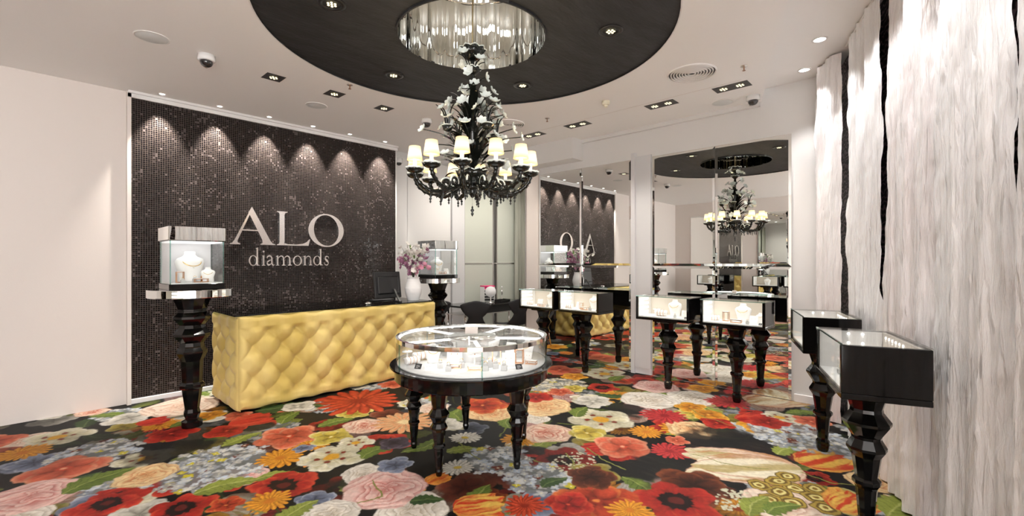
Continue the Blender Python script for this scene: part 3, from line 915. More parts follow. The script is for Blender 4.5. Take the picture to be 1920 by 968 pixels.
# mirrored well in the disc: two tiers of rippled mirror sheets
rec = MB().add([(x, y, CEIL + 1.25) for x, y in circ(RH + .05, 48)], [tuple(range(48))]).build('ceiling_recess', 'paint')
struct(rec, 'round well lined with rippled mirror sheets above the chandelier')
for tier, (z0, z1) in enumerate(((CEIL - .004, CEIL + .60), (CEIL + .61, CEIL + 1.25))):
    for k in range(8):
        nu, nv = 40, 2
        P = []
        rr = random.Random(k + tier * 20)
        ph = [rr.uniform(0, 6) for _ in range(4)]
        for j in range(nv):
            for i in range(nu):
                u = i / (nu - 1)
                a = 2 * PI * (k + tier * .45 + u * .992) / 8
                w = (.007 * math.sin(u * 8 + ph[0]) + .0032 * math.sin(u * 17 + ph[1]) + .0008 * math.sin(u * 37 + ph[2])) * math.sin(PI * min(1, u * 1.02)) ** .3
                r = RH + .006 + w
                P.append((CX_ + r * math.cos(a), CY_ + r * math.sin(a), z0 + (z1 - z0) * j / (nv - 1)))
        MB().grid(P, nu, nv).build('mirror_sheet', 'foil_mirror', rec)
MB().lathe([(RH + .035, CEIL + .02), (RH + .035, CEIL + 1.25)], 64, T(CX_, CY_, 0), cap=False).build('backing', 'disc_plaster', rec)
m = MB(); n = 64
m.lathe([(RH + .012, CEIL + .60), (RH - .004, CEIL + .60), (RH - .004, CEIL + .612), (RH + .012, CEIL + .612)], n, T(CX_, CY_, 0), cap=False)
m.build('joint_ring', 'steel', rec)
lamp('well_fill', 'POINT', (CX_ + .2, CY_ + .2, CEIL + 1.12), .55, (1, .97, .93), .04)  # added fill lamps without a fitting, to brighten the mirrored well
lamp('well_fill', 'POINT', (CX_ - .2, CY_ - .2, CEIL + 1.12), .55, (1, .97, .93), .04)

# ------------------------------------------------------------------ walls
MX0, MX1 = at_Y(245.5, YM)[0], at_Y(741.5, YM)[0]
wl = MB().box(MX0, MX1, YM, YM + .12, .05, 3.215).build('wall_left', 'mosaic'); struct(wl, 'dark glitter mosaic wall behind the desk')
struct(MB().box(MX1, MX1 + .02, YM - .004, YM + .7, 0, CEIL).build('trim_3', 'paint'), 'white end of the mosaic wall')
struct(MB().box(MX0 - .01, MX1, YM - .014, YM + .1, 0, .052, bev=.004).build('baseboard_left', 'skirting'), 'white baseboard under the mosaic')
m = MB().box(MX0 - .03, MX1 + .02, YM - .03, YM + .1, 3.215, CEIL + .01)
m.box(MX0 - .03, MX1 + .02, YM - .055, YM - .03, 3.255, CEIL + .01)
struct(m.build('trim_4', 'paint'), 'white cornice along the mosaic wall')
struct(MB().box(MX0 - .035, MX0, YM - .03, YM + .1, 0, CEIL).build('trim_5', 'paint_warm'), 'pale strip at the edge of the mosaic')
# plain wall beyond the mosaic, out to the side
struct(MB().box(XO, MX0 - .035, YM + .03, YM + .15, 0, CEIL).build('wall_side', 'paint_warm'), 'pale wall beside the mosaic')
# mirror wall
m = MB().box(XW, XW + .12, .6, 4.98, 0, HIGH + .02)
wr = m.build('wall_right', 'paint'); struct(wr, 'white wall that carries the tall mirrors')
m = MB().box(XW - .018, XW, 2.80, 3.06, 0, .085, bev=.004).box(XW - .018, XW, .7, 1.17, 0, .085, bev=.004)
struct(m.build('baseboard_right', 'skirting'), 'white baseboard between the mirrors')
struct(MB().box(XW - .05, XW, 3.02, 3.075, 0, 2.95).box(XW - .03, XW, 2.80, 3.02, .085, 2.9).build('trim_6', 'paint_grey'), 'grey pilaster between the two mirrors')
struct(MB().box(XW - .028, XW, 4.72, 4.965, 0, 3.0).build('trim_7', 'paint_warm'), 'pale pier at the end of the mirror wall')
struct(MB().box(XW - .035, XW + .13, 4.965, 4.995, 0, CEIL).build('trim_8', 'steel'), 'steel edge of the pier')
struct(MB().box(XW - .05, XW, 1.5, 3.9, CEIL - .05, CEIL).build('trim_9', 'paint'), 'cornice above the mirrors')
m = MB().box(XW - .26, XW, 3.88, 4.98, CEIL - .30, CEIL)
struct(m.build('trim_10', 'paint'), 'boxed beam above the mirror')
# back wall: white panels, then frosted glass
YB = 6.35
bx = [MX1 + .02, at_Y(764, YB)[0], at_Y(846, YB)[0], at_Y(870, YB)[0]]
wb = MB().box(MX1, 7.3, YB + .10, YB + .2, 0, CEIL).build('wall_back', 'paint'); struct(wb, 'white wall at the back behind the desk')
for k in range(3):
    MB().box(bx[k] + .004, bx[k + 1] - .004, YB + (.0 if k < 2 else -.03), YB + .1, .02, 3.17, bev=.006).build('wall_panel', 'paint_grey' if k == 2 else 'paint', wb)
struct(MB().box(7.25, 7.35, 4.9, 6.5, 0, CEIL).box(XW + .12, 7.25, 4.9, 4.98, 0, HIGH).build('wall_end', 'paint'), 'short white wall behind the pier')
gx = [bx[3], at_Y(924, YB)[0], at_Y(931, YB)[0], at_Y(986, YB)[0]]
wn = MB()
zs = (.03, 1.46, 3.17)
wn.box(gx[0], gx[3], YB - .012, YB + .04, 0, .03).box(gx[0], gx[3], YB - .012, YB + .04, 3.17, CEIL)
win = wn.build('window_1', 'steel'); struct(win, 'frosted glass partition behind the consulting table')
for (a, b) in ((gx[0], gx[1]), (gx[2], gx[3])):
    for (z0, z1) in zip(zs[:-1], zs[1:]):
        MB().box(a + .012, b - .012, YB, YB + .012, z0 + .006, z1 - .006).build('pane', 'frosted', win)
for x in (gx[0], gx[1], gx[2], gx[3]):
    MB().box(x - .012, x + .012, YB - .012, YB + .03, .03, 3.17).build('mullion', 'steel', win)
MB().box(gx[0], gx[3], YB - .008, YB + .02, zs[1] - .008, zs[1] + .008).build('transom', 'steel', win)
# drape that hangs by the glass next to the pier
P = []; nu = 40; nv = 8
for j in range(nv):
    for i in range(nu):
        u = i / (nu - 1); z = .02 + 3.1 * j / (nv - 1)
        P.append((gx[3] - .42 + .42 * u, YB - .07 + .03 * math.sin(u * 38) - .02 * math.sin(u * 9), z))
tag(MB().grid(P, nu, nv).build('drape', 'sheer'), 'thin grey green drape beside the frosted glass partition', 'curtain')

# curtain wall: dark scrolled fabric wall behind silk panels
a, b = cur(-4.3, .13), cur(1.45, .13)
a2, b2 = cur(-4.3, .25), cur(1.45, .25)
m = MB().prism([a, b, b2, a2], 0, HIGH)
struct(m.build('wall_front', 'lace'), 'dark wall with pale scrolls behind the silk curtains')
# opposite wall with its mirrors (seen only in reflection)
struct(MB().box(XO - .12, XO, -1.9, 6.45, 0, HIGH).build('wall_opposite', 'paint_warm'), 'pale wall seen in the mirrors')

# ------------------------------------------------------------------ tall bevelled mirrors
def pane(name, parent, w, h):           # a bevelled sheet in the yz plane facing -x, origin at lower corner
    b = .028; t = .022
    vs = [(0, 0, 0), (0, w, 0), (0, w, h), (0, 0, h),
          (-t * .85, 0, 0), (-t * .85, w, 0), (-t * .85, w, h), (-t * .85, 0, h),
          (-t, b, b), (-t, w - b, b), (-t, w - b, h - b), (-t, b, h - b)]
    fs = [(0, 1, 2, 3), (0, 4, 5, 1), (1, 5, 6, 2), (2, 6, 7, 3), (3, 7, 4, 0),
          (4, 8, 9, 5), (5, 9, 10, 6), (6, 10, 11, 7), (7, 11, 8, 4), (8, 11, 10, 9)]
    return MB().add(vs, fs).mesh(name, 'mirror')
def wall_mirror(x, ya, yb, label, flip=False):
    t = thing('wall_mirror', label, 'mirror', (x, (ya + yb) / 2, 0), PI if flip else 0)
    w = (yb - ya) / 2; h = 1.43
    me = pane('mirror_pane', t, w - .004, h - .004)
    for i in range(2):
        for j in range(2):
            obj('mirror_pane', me, t, (0, -w + i * w + .002, .012 + j * h))
    return t
wall_mirror(XW - .004, 1.19, 2.78, 'tall four pane mirror with cut edges, the one beside the silk curtains')
wall_mirror(XW - .004, 3.085, 4.70, 'tall four pane mirror with cut edges, the one beside the frosted glass partition')
wall_mirror(XO + .004, 4.25, 5.75, 'mirror on the opposite wall seen only in reflection, beside the reflected mosaic', True)
wall_mirror(XO + .004, 2.35, 3.85, 'mirror on the opposite wall seen only in reflection, beyond the reflected chandelier', True)

# ================================================================== FURNITURE
# turned, faceted black legs
LEG_CASE = [(.034, 0), (.040, .012), (.047, .05), (.047, .08), (.036, .098), (.038, .11), (.050, .262), (.054, .275), (.066, .292), (.066, .310), (.052, .325),
            (.068, .44), (.092, .478), (.092, .492), (.068, .535), (.070, .55), (.112, .618), (.112, .632), (.076, .682), (.074, .70), (.096, .775), (.104, .790)]
LEG_ROUND = [(.019, 0), (.026, .025), (.027, .036), (.024, .05), (.036, .18), (.036, .192), (.045, .20), (.045, .214), (.036, .226), (.048, .315), (.060, .335), (.060, .345), (.046, .372),
             (.047, .38), (.074, .425), (.074, .435), (.050, .47), (.049, .48), (.060, .57), (.062, .60)]
LEG_TALL = [(.078, 0), (.083, .01), (.083, .055), (.054, .07), (.055, .085), (.066, .115), (.066, .135), (.058, .165), (.082, .345), (.100, .362), (.100, .385), (.084, .40), (.080, .41),
            (.088, .60), (.122, .675), (.122, .69), (.098, .722), (.098, .735), (.092, .765), (.144, .828), (.144, .848), (.106, .898), (.098, .925), (.148, .985), (.148, 1.005),
            (.112, 1.04), (.112, 1.052), (.118, 1.055), (.118, 1.068), (.112, 1.07), (.156, 1.182)]
def leg_mesh(prof, name='leg', k=1., n=10):
    return MB().lathe([(r, z * k) for r, z in prof], n, smooth=False, a0=.2).mesh(name, 'lacquer')
ME_LEG_CASE = leg_mesh(LEG_CASE); ME_LEG_ROUND = leg_mesh(LEG_ROUND); ME_LEG_TALL = leg_mesh(LEG_TALL, 'column')

# ------------------------------------------------------------------ jewellery on its white stands
def bust_mesh():
    prof = [(0, 0), (.36, 0), (.38, .06), (.36, .12), (.42, .40), (.50, .66), (.52, .80), (.44, .92), (.26, 1.0), (.20, 1.08), (.20, 1.18), (.16, 1.2), (0, 1.2)]
    return MB().lathe(prof, 20, sx=1., sy=.55).mesh('bust', 'bust_white')
ME_BUST = bust_mesh()
def chain_mesh():
    pts = []
    for i in range(21):
        a = PI * 2 * i / 20
        z = .98 - .30 * (1 - math.cos(a)) / 2 * 1.2
        pts.append((.32 * math.sin(a) * (1 + .1 * math.cos(a)), -.24 * (1 - math.cos(a)) / 2 * 1.25 - (.06 if .2 < i / 20 < .8 else -.18), z))
    return MB().tube(pts, .016, 5).mesh('chain', 'gold')
ME_CHAIN = chain_mesh()
ME_PENDANT = MB().lathe([(0, -.05), (.045, 0), (0, .05)], 6, smooth=False).mesh('pendant', 'pearl')
def block_mesh():
    m = MB().box(-.5, .5, -.4, .4, 0, .9, bev=.06)
    m.lathe([(.34, .9), (.30, 1.25), (.18, 1.3), (0, 1.3)], 10, sx=1, sy=.6)
    return m.mesh('block', 'grey_block')
ME_BLOCK = block_mesh()
def ring_mesh():
    pts = [(.26 * math.cos(a), 0, 1.34 + .26 * math.sin(a)) for a in [2 * PI * i / 12 for i in range(13)]]
    return MB().tube(pts, .045, 5).mesh('ring', 'gold')
ME_RING = ring_mesh()
def frame_mesh(w, d, h, t=.006):
    m = MB()
    for x in (-w / 2, w / 2):
        for y in (-d / 2, d / 2):
            m.box(x - t / 2, x + t / 2, y - t / 2, y + t / 2, 0, h)
    for z in (t / 2, h - t / 2):
        for y in (-d / 2, d / 2):
            m.box(-w / 2, w / 2, y - t / 2, y + t / 2, z - t / 2, z + t / 2)
        for x in (-w / 2, w / 2):
            m.box(x - t / 2, x + t / 2, -d / 2, d / 2, z - t / 2, z + t / 2)
    return m.mesh('frame', 'rose_gold')
ME_FR_TALL = frame_mesh(.055, .04, .10); ME_FR_LOW = frame_mesh(.10, .04, .032)
ME_SH_TALL = MB().box(-.026, .026, -.019, .019, .094, .104).mesh('shelf', 'white_satin')
ME_SH_LOW = MB().box(-.049, .049, -.019, .019, .026, .036).mesh('shelf', 'white_satin')
ME_CARD = MB().box(-.5, .5, -.05, .05, .0, 1., T(0, 0, .03) @ RX(R_(-18))).box(-.5, .5, .0, .42, 0.005, .06).mesh('card', 'white_satin')
ME_EAR = MB().lathe([(0, -.06), (.05, 0), (0, .06)], 6, smooth=False).mesh('earring', 'rose_gold')
def pillow_mesh():
    M = RY(PI / 2)
    return MB().lathe([(0, -.5), (.2, -.5), (.24, -.45), (.24, .45), (.2, .5), (0, .5)], 14, T(0, 0, .275) @ M).mesh('pillow', 'bust_white')
ME_PILLOW = pillow_mesh()
ME_BAND = MB().tube([(0, .25 * math.cos(a), .275 + .25 * math.sin(a)) for a in [2 * PI * i / 14 for i in range(15)]], .022, 5).mesh('bracelet', 'rose_gold')
ME_PRICE = MB().box(-.5, .5, -.04, .04, 0.03, .8, RX(R_(-35))).mesh('price_card', 'card_black')
ME_PRICE_TXT = MB().box(-.3, .2, -.052, -.041, .5, .56, RX(R_(-35))).box(-.3, .3, -.052, -.041, .32, .38, RX(R_(-35))).box(-.3, .05, -.052, -.041, .15, .21, RX(R_(-35))).mesh('print', 'grey_block')
ME_FAN = None
def fan_mesh():
    m = MB()
    for k in range(9):
        a = R_(-80 + 20 * k)
        m.box(-.07, .07, -.02, .02, .05, .62, RY(a))
    return m.mesh('fan', 'orange_paint')
ME_FAN = fan_mesh()
ME_DISCSTAND = MB().lathe([(0, 0), (.3, 0), (.3, .05), (.06, .09), (.06, .5), (.4, .56), (.4, .62), (0, .62)], 16).mesh('stand', 'bust_white')

def jewel(kind, M, size, label, group, rz=0.):
    """One piece of jewellery display, set on the shelf at matrix M (world)."""
    loc = M.to_translation(); rot = M.to_euler().z + rz
    nm = {'bust': 'necklace_bust', 'block': 'ring_block', 'tall': 'jewellery_frame', 'low': 'jewellery_frame', 'card': 'earring_card', 'roll': 'bracelet_pillow',
          'price': 'price_card', 'fan': 'paper_fan', 'disc': 'cake_stand_riser'}[kind]
    cat = {'bust': 'jewellery bust', 'block': 'ring stand', 'tall': 'display frame', 'low': 'display frame', 'card': 'earring card', 'roll': 'bracelet pillow', 'price': 'price card', 'fan': 'paper fan', 'disc': 'riser'}[kind]
    t = thing(nm, label, cat, loc, rot, group)
    t.scale = (size,) * 3
    if kind == 'bust':
        obj('bust', ME_BUST, t); obj('chain', ME_CHAIN, t); obj('pendant', ME_PENDANT, t, (0, -.36, .58))
    elif kind == 'block':
        obj('block', ME_BLOCK, t); obj('ring', ME_RING, t)
    elif kind == 'tall':
        obj('frame', ME_FR_TALL, t); obj('shelf', ME_SH_TALL, t)
    elif kind == 'low':
        obj('frame', ME_FR_LOW, t); obj('shelf', ME_SH_LOW, t)
    elif kind == 'card':
        obj('card', ME_CARD, t)
        for x in (-.2, .2): obj('earring', ME_EAR, t, (x, .05, .6))
    elif kind == 'roll':
        obj('pillow', ME_PILLOW, t)
        for x in (-.25, 0, .25): obj('bracelet', ME_BAND, t, (x, 0, 0))
    elif kind == 'price':
        obj('plate', ME_PRICE, t); obj('print', ME_PRICE_TXT, t)
    elif kind == 'fan':
        obj('fan', ME_FAN, t); obj('clip', ME_EAR, t, (0, 0, .05))
    elif kind == 'disc':
        obj('stand', ME_DISCSTAND, t); obj('ring', ME_EAR, t, (0, 0, .68))
    return t

# ------------------------------------------------------------------ black display cases on one leg
CW, CD, CZ0, CZ1 = .64, .36, .812, 1.09
def case_meshes():
    w, d = CW / 2, CD / 2
    out = {}
    m = MB().box(-w, w, -d, d, CZ0, CZ0 + .03, bev=.003)             # bottom
    m.box(-.13, .13, -.13, .13, CZ0 - .022, CZ0, bev=.003)
    out['base'] = m.mesh('base', 'lacquer')
    out['side'] = MB().box(-.014, .014, -d, d, CZ0 + .03, CZ1 - .008, bev=.003).mesh('side', 'lacquer')
    out['back'] = MB().box(-w + .028, w - .028, d - .022, d, CZ0 + .03, CZ1 - .008).mesh('back', 'lacquer')
    out['liner'] = MB().box(-w + .028, w - .028, d - .034, d - .022, CZ0 + .042, CZ1 - .012).mesh('liner', 'liner_warm')
    out['deck'] = MB().box(-w + .028, w - .028, -d + .012, d - .022, CZ0 + .03, CZ0 + .042).mesh('deck', 'white_satin')
    out['side_liner'] = MB().box(-.002, .002, -d + .014, d - .036, CZ0 + .042, CZ1 - .012).mesh('side_liner', 'white_satin')
    out['front'] = MB().box(-w + .03, w - .03, -d + .003, -d + .009, CZ0 + .03, CZ1 - .008).mesh('front_glass', 'glass')
    out['top'] = MB().box(-w, w, -d, d, CZ1 - .008, CZ1).mesh('top_glass', 'glass')
    out['edge'] = MB().box(-w, w, -d - .001, -d + .006, CZ1 - .007, CZ1 + .001).mesh('top_edge', 'glass_edge')
    out['led'] = MB().lathe([(0, 0), (.007, 0), (.007, .003), (0, .003)], 8).mesh('led', 'led')
    out['bar'] = MB().box(-.002, .002, -d + .05, d - .09, -.011, .011).mesh('led_reflection', 'led_strip')  # glowing stripe for a reflection of the LED dots
    return out
CM = case_meshes()
def display_case(loc, rz, label, dots=False, light=True, power=.20, cfg=()):
    t = thing('display_case', label, 'display case', (*loc, 0), rz, 'single leg black display cases')
    obj('leg', ME_LEG_CASE, t)
    obj('base', CM['base'], t); obj('back', CM['back'], t)
    for sx in (-1, 1):
        s_ = obj('side', CM['side'], t, (sx * (CW / 2 - .014), 0, 0))
        obj('side_liner', CM['side_liner'], s_, (-sx * .016, 0, 0))
        if sx < 0: lit = s_
    obj('liner', CM['liner'], t); obj('deck', CM['deck'], t); obj('front_glass', CM['front'], t); obj('top_glass', CM['top'], t); obj('top_edge', CM['edge'], t)
    if dots:                                  # rows of small lamps on the inner side and along the back
        for i in range(2):
            for j in range(4):
                obj('led', CM['led'], lit, (.019, -.02 + i * .07, CZ0 + .085 + j * .055), (0, PI / 2, 0))
        for i in range(6):
            obj('led', CM['led'], t, (-.22 + i * .055, CD / 2 - .036, CZ1 - .035), (PI / 2, 0, 0))
    else:                                     # stacked glowing bars imitate reflections of LED dots on the inner side
        for j in range(4):
            obj('led_reflection', CM['bar'], lit, (.0205, -.02, CZ0 + .075 + j * .052))
    M = T(*loc, 0) @ RZ(rz)
    if light:
        p = M @ Vector((-.05, -.10, CZ1 - .02))
        lamp('case_lamp', 'AREA', p, power, (1, .95, .88), .42, (R_(-25) * 0, 0, rz), size_y=.05)
    for k, (kind, x, y, size, lab, rr) in enumerate(cfg):
        jewel(kind, M @ T(x, y, CZ0 + .0425), size, lab, 'jewellery in the display cases', rr)
    return t
LX = 5.21
def cfg_case(where, variant):
    if variant == 0:
        return [('bust', .05, .08, .16, f'white necklace bust in {where}', 0), ('card', .21, -.02, .08, f'white earring card in {where}', .2), ('roll', -.06, -.06, .14, f'bracelet pillow with gold bands in {where}', .1),
                ('disc', -.17, .06, .11, f'small white pedestal riser in {where}', 0), ('block', .13, -.11, .03, f'grey ring block in {where}', .3), ('price', .26, -.13, .03, f'small black price card in {where}', 0), ('card', -.24, -.07, .05, f'little tilted earring card in {where}', .5)]
    if variant == 1:
        return [('bust', .04, .08, .16, f'white necklace bust in {where}', 0), ('tall', -.11, 0, 1.0, f'tall rose gold frame in {where}', 0), ('low', .02, -.09, 1.0, f'low rose gold frame in {where}', 0), ('card', .17, -.03, .08, f'white earring card in {where}', 0),
                ('roll', -.22, -.04, .11, f'white bracelet pillow in {where}', .5), ('block', .14, -.125, .032, f'grey ring block in {where}', 0), ('bust', .20, .105, .085, f'small necklace bust at the side of {where}', -.2), ('price', .26, -.13, .03, f'small black price card in {where}', 0)]
    if variant == 2:
        return [('bust', .07, .085, .16, f'white necklace bust in {where}', -.1), ('card', -.10, .03, .085, f'white earring card in {where}', .2), ('tall', .235, -.01, 1.0, f'tall rose gold frame in {where}', 0), ('low', .03, -.09, 1.0, f'low rose gold frame in {where}', 0), ('roll', -.22, -.05, .11, f'white bracelet pillow in {where}', .3), ('block', .14, -.09, .03, f'grey ring block in {where}', 0)]
    return [('bust', .09, .09, .15, f'white necklace bust in {where}', .1), ('card', -.13, .03, .085, f'white earring card in {where}', 0), ('tall', -.055, -.01, .85, f'tall rose gold frame in {where}', 0), ('low', .05, -.09, 1.0, f'low rose gold frame in {where}', 0), ('block', .15, -.11, .035, f'grey ring block in {where}', 0),
            ('card', .245, -.03, .065, f'narrow earring card at the side of {where}', -.2), ('roll', -.22, -.07, .11, f'white bracelet pillow in {where}', .4), ('price', .27, -.14, .028, f'small black price card in {where}', 0)]
display_case((LX, 1.607), -PI / 2, 'black display case on a turned leg, closest to the silk curtains on the mirror side', cfg=cfg_case('the mirror side case next to the curtains', 1))
display_case((LX, 2.367), -PI / 2, 'black display case on a turned leg, just past the grey pilaster', cfg=cfg_case('the case just past the grey pilaster', 0))
display_case((LX, 3.53), -PI / 2, 'black display case on a turned leg, just before the grey pilaster', cfg=cfg_case('the case just before the grey pilaster', 3))
display_case((LX, 4.25), -PI / 2, 'black display case on a turned leg, next to the consulting table', cfg=cfg_case('the case next to the consulting table', 2))
display_case((4.344, .70), R_(199), 'black display case before the silk curtains, the farther of the two', dots=True, power=.10,
             cfg=[('bust', .08, .04, .16, 'white necklace bust in the farther curtain side case', 0), ('roll', -.12, -.02, .13, 'white bracelet pillow in the farther curtain side case', 0)])
display_case((3.161, .309), R_(199), 'large looking black display case in front of the silk curtains, at the photo edge', dots=True, power=.10,
             cfg=[('roll', -.20, -.02, .14, 'white bracelet pillow in the case at the photo edge', PI / 2), ('bust', .08, .04, .16, 'white necklace bust in the case at the photo edge', 0), ('block', -.1, -.1, .03, 'grey ring block in the case at the photo edge', 0)])
for k, y in enumerate((2.75, 3.5, 5.0)):
    display_case((XO + .45, y), PI / 2, f'black display case of the opposite wall, {("first", "second", "third")[k]} one seen in the mirror', light=True, power=.2,
                 cfg=[('bust', 0, .04, .16, f'white necklace bust in the {("first", "second", "third")[k]} reflected case', 0)])

# ------------------------------------------------------------------ tall pedestals with glass cubes
def pedestal(loc, rz, label, where, cfg, front):
    t = thing('pedestal_showcase', label, 'showcase', (*loc, 0), rz, 'mirrored pedestal showcases')
    obj('column', ME_LEG_TALL, t)
    n = 48
    m = MB().lathe([(.326, 1.18), (.328, 1.184), (.328, 1.246), (.326, 1.25)], n, smooth=False)
    m.build('mirrored_disc', 'mirror', t)
    w = .2
    MB().box(-w - .008, w + .008, -w - .008, w + .008, 1.25, 1.302, bev=.003).build('plinth', 'lacquer', t)
    MB().box(-w + .008, w - .008, -w + .008, w - .008, 1.302, 1.312).build('floor_plate', 'white_gloss', t)
    for k in range(4):
        a = k * PI / 2
        MB().box(-w, w, -w, -w + .006, 1.302, 1.675, RZ(a)).build('glass_side', 'glass', t)
        MB().box(-w - .001, -w + .007, -w - .001, -w + .007, 1.302, 1.675, RZ(a)).build('glass_corner', 'glass_edge', t)
    # white back linings
    for a in front:
        MB().box(-w + .008, w - .008, w - .014, w - .008, 1.312, 1.67, RZ(a)).build('back_lining', 'lining_grey', t)
    hd = MB().box(-w - .006, w + .006, -w - .006, w + .006, 1.675, 1.796).build('hood', 'lacquer', t)
    MB().box(-w + .01, w - .01, -w + .01, w - .01, 1.664, 1.675).build('light_panel', 'led_soft', hd)
    for k in range(4):
        MB().box(-w - .012, w + .012, -w - .013, -w - .005, 1.68, 1.80, RZ(k * PI / 2), bev=.003).build('mirrored_fascia', 'mirror', hd)
    M = T(*loc, 0) @ RZ(rz)
    lamp('pedestal_lamp', 'AREA', M @ Vector((0, 0, 1.66)), .16, (1, .97, .94), .3)
    for kind, x, y, size, lab, rr in cfg:
        jewel(kind, M @ T(x, y, 1.3125), size, lab + ' ' + where, 'jewellery on the pedestals', rr)
    return t
pedestal((1.066, 4.985), 0, 'tall black pedestal with mirrored disc and lit glass cube by the mosaic wall', 'in the glass cube by the mosaic',
         [('bust', -.01, .03, .23, 'large white necklace bust', .15), ('tall', -.11, -.10, .95, 'tall rose gold frame', 0), ('low', .04, -.14, 1.0, 'low rose gold frame', 0), ('block', -.10, -.155, .03, 'grey ring block', .2),
          ('bust', .11, -.06, .11, 'small white bust with gold chain', -.2), ('fan', .09, .14, .10, 'orange paper fan', 0), ('card', .15, .03, .06, 'white earring card', .0), ('block', .0, -.10, .035, 'wide grey ring block', 0)], (0,))
pedestal((4.27, 5.52), R_(0), 'tall black pedestal with mirrored disc and lit glass cube behind the flower vase', 'in the cube behind the vase',
         [('bust', .02, .06, .21, 'large white necklace bust', -.1), ('bust', -.09, -.07, .11, 'small white necklace bust', .2), ('card', .08, -.11, .08, 'white earring card', 0), ('low', -.02, -.14, 1., 'low rose gold frame', 0)], (0,))

# ------------------------------------------------------------------ round showcase on five legs
RC = (CX_ - .02, CY_ - .02)
rt = thing('round_showcase', 'large round glass showcase on a black drum table with five turned legs', 'showcase', (*RC, 0), 0)
for k in range(5):
    a = R_(199 + 72 * k)
    obj('leg', ME_LEG_ROUND, rt, (.475 * math.cos(a), .475 * math.sin(a), 0), (0, 0, a))
MB().lathe([(.40, .60), (.59, .60), (.598, .608), (.598, .692), (.590, .70), (.632, .70), (.636, .706), (.632, .714), (0, .714)], 72, smooth=False).build('drum', 'lacquer', rt)
MB().lathe([(.578, .7142), (.578, .728), (0, .728)], 72).build('deck', 'white_gloss', rt)
GR = .585
for k in range(5):                       # five curved panes with small gaps
    P = []; nu = 24
    for j in range(2):
        for i in range(nu):
            a = R_(199 + 36 + 72 * k) + (i / (nu - 1)) * R_(71.2)
            P.append((GR * math.cos(a), GR * math.sin(a), .716 + (.893 - .716) * j))
    MB().grid(P, nu, 2).build('curved_pane', 'glass', rt)
    a = R_(199 + 36 + 72 * k - .4)
    MB().box(GR - .006, GR + .002, -.004, .004, .716, .893, RZ(a)).build('pane_edge', 'glass_edge', rt)
    MB().box(.19, GR - .02, -.012, .012, .888, .902, RZ(a)).build('light_spoke', 'led_strip', rt)
MB().lathe([(GR - .018, .893), (GR + .006, .893), (GR + .006, .924), (GR - .018, .924), (GR - .018, .893)], 72, smooth=False, cap=False).build('chrome_rim', 'chrome', rt)
MB().lathe([(GR - .03, .902), (GR - .018, .902), (GR - .018, .910), (GR - .03, .910), (GR - .03, .902)], 72, cap=False).build('light_ring', 'led_strip', rt)
MB().lathe([(0, .914), (GR - .02, .914), (GR - .02, .920), (0, .920)], 72).build('glass_lid', 'glass', rt)
MB().lathe([(.13, .728), (.13, .875), (.145, .885)], 40, cap=False).build('core', 'white_gloss', rt)
MB().lathe([(.145, .885), (.19, .885), (.19, .91), (0, .912)], 48).build('cap_disc', 'steel', rt)
for k in range(5):
    a = R_(199 + 72 * k)
    lamp('round_case_lamp', 'AREA', (RC[0] + .36 * math.cos(a), RC[1] + .36 * math.sin(a), .884), .17, (1, .98, .96), .18)
tag(MB().box(-.05, .05, -.016, .016, 0, .05, bev=.003).build('card_box', 'paint_warm', None, (RC[0] + .02, RC[1] + .03, .9205), (0, 0, YAW - PI / 2)), 'small pale card box on top of the round showcase', 'box')
# camera-facing frame of the round case: x to the viewer's right, y away from the viewer
MR = T(RC[0], RC[1], .7285) @ RZ(YAW - PI / 2)
RI = [('block', -.20, -.33, .040, 'grey ring block, first of the front row', .1), ('block', -.13, -.42, .040, 'grey ring block, second of the front row', 0), ('block', -.05, -.31, .042, 'grey ring block, third of the front row', 0), ('block', .10, -.25, .038, 'grey ring block behind the front frame', .2),
      ('block', .13, -.41, .042, 'grey ring block, fourth of the front row', 0), ('block', .20, -.34, .040, 'grey ring block, fifth of the front row', 0), ('block', .26, -.40, .042, 'grey ring block, sixth of the front row', -.1), ('block', .155, -.30, .042, 'grey ring block before the tall frame', .3),
      ('low', -.10, -.33, .95, 'low rose gold frame behind the ring blocks', 0), ('low', .055, -.41, .95, 'low rose gold frame at the front middle', 0), ('tall', .20, -.20, 1.1, 'tall rose gold frame beside the core', 0), ('tall', .37, -.18, 1.1, 'tall rose gold frame towards the rim', -.2),
      ('card', -.12, -.17, .115, 'upright earring card before the core', 0), ('card', .29, -.27, .095, 'earring card with a round brooch', 0), ('card', -.27, -.42, .05, 'earring card by the pane joint', .3), ('disc', .04, -.24, .12, 'white riser at the front middle', 0),
      ('bust', -.285, -.15, .12, 'white necklace bust', .3), ('roll', -.43, -.20, .11, 'bracelet pillow with gold bands', .7), ('roll', -.40, -.05, .12, 'bracelet pillow towards the desk', .5), ('disc', -.34, .14, .13, 'white riser towards the desk', 0), ('disc', -.51, -.02, .10, 'white riser near the rim by the desk', 0),
      ('price', -.36, -.36, .05, 'black price card on the desk side', -.3), ('price', .37, -.37, .05, 'black price card on the mirror side', .4), ('low', .46, -.20, .8, 'low rose gold frame near the rim', -.4), ('bust', .44, .05, .12, 'white necklace bust towards the mirrors', -.7), ('card', .30, .20, .09, 'earring card towards the mirrors', -.5), ('card', .44, -.06, .06, 'little earring card near the rim', -.5),
      ('bust', .15, .35, .12, 'white necklace bust behind the core', PI), ('bust', -.15, .38, .12, 'white necklace bust behind the core by the desk', PI), ('block', -.30, .25, .04, 'grey ring block behind the core', 0)]
for kind, x, y, size, lab, rr in RI:
    jewel(kind, MR @ T(x, y, 0), size, lab + ' in the round showcase', 'jewellery in the round showcase', rr)

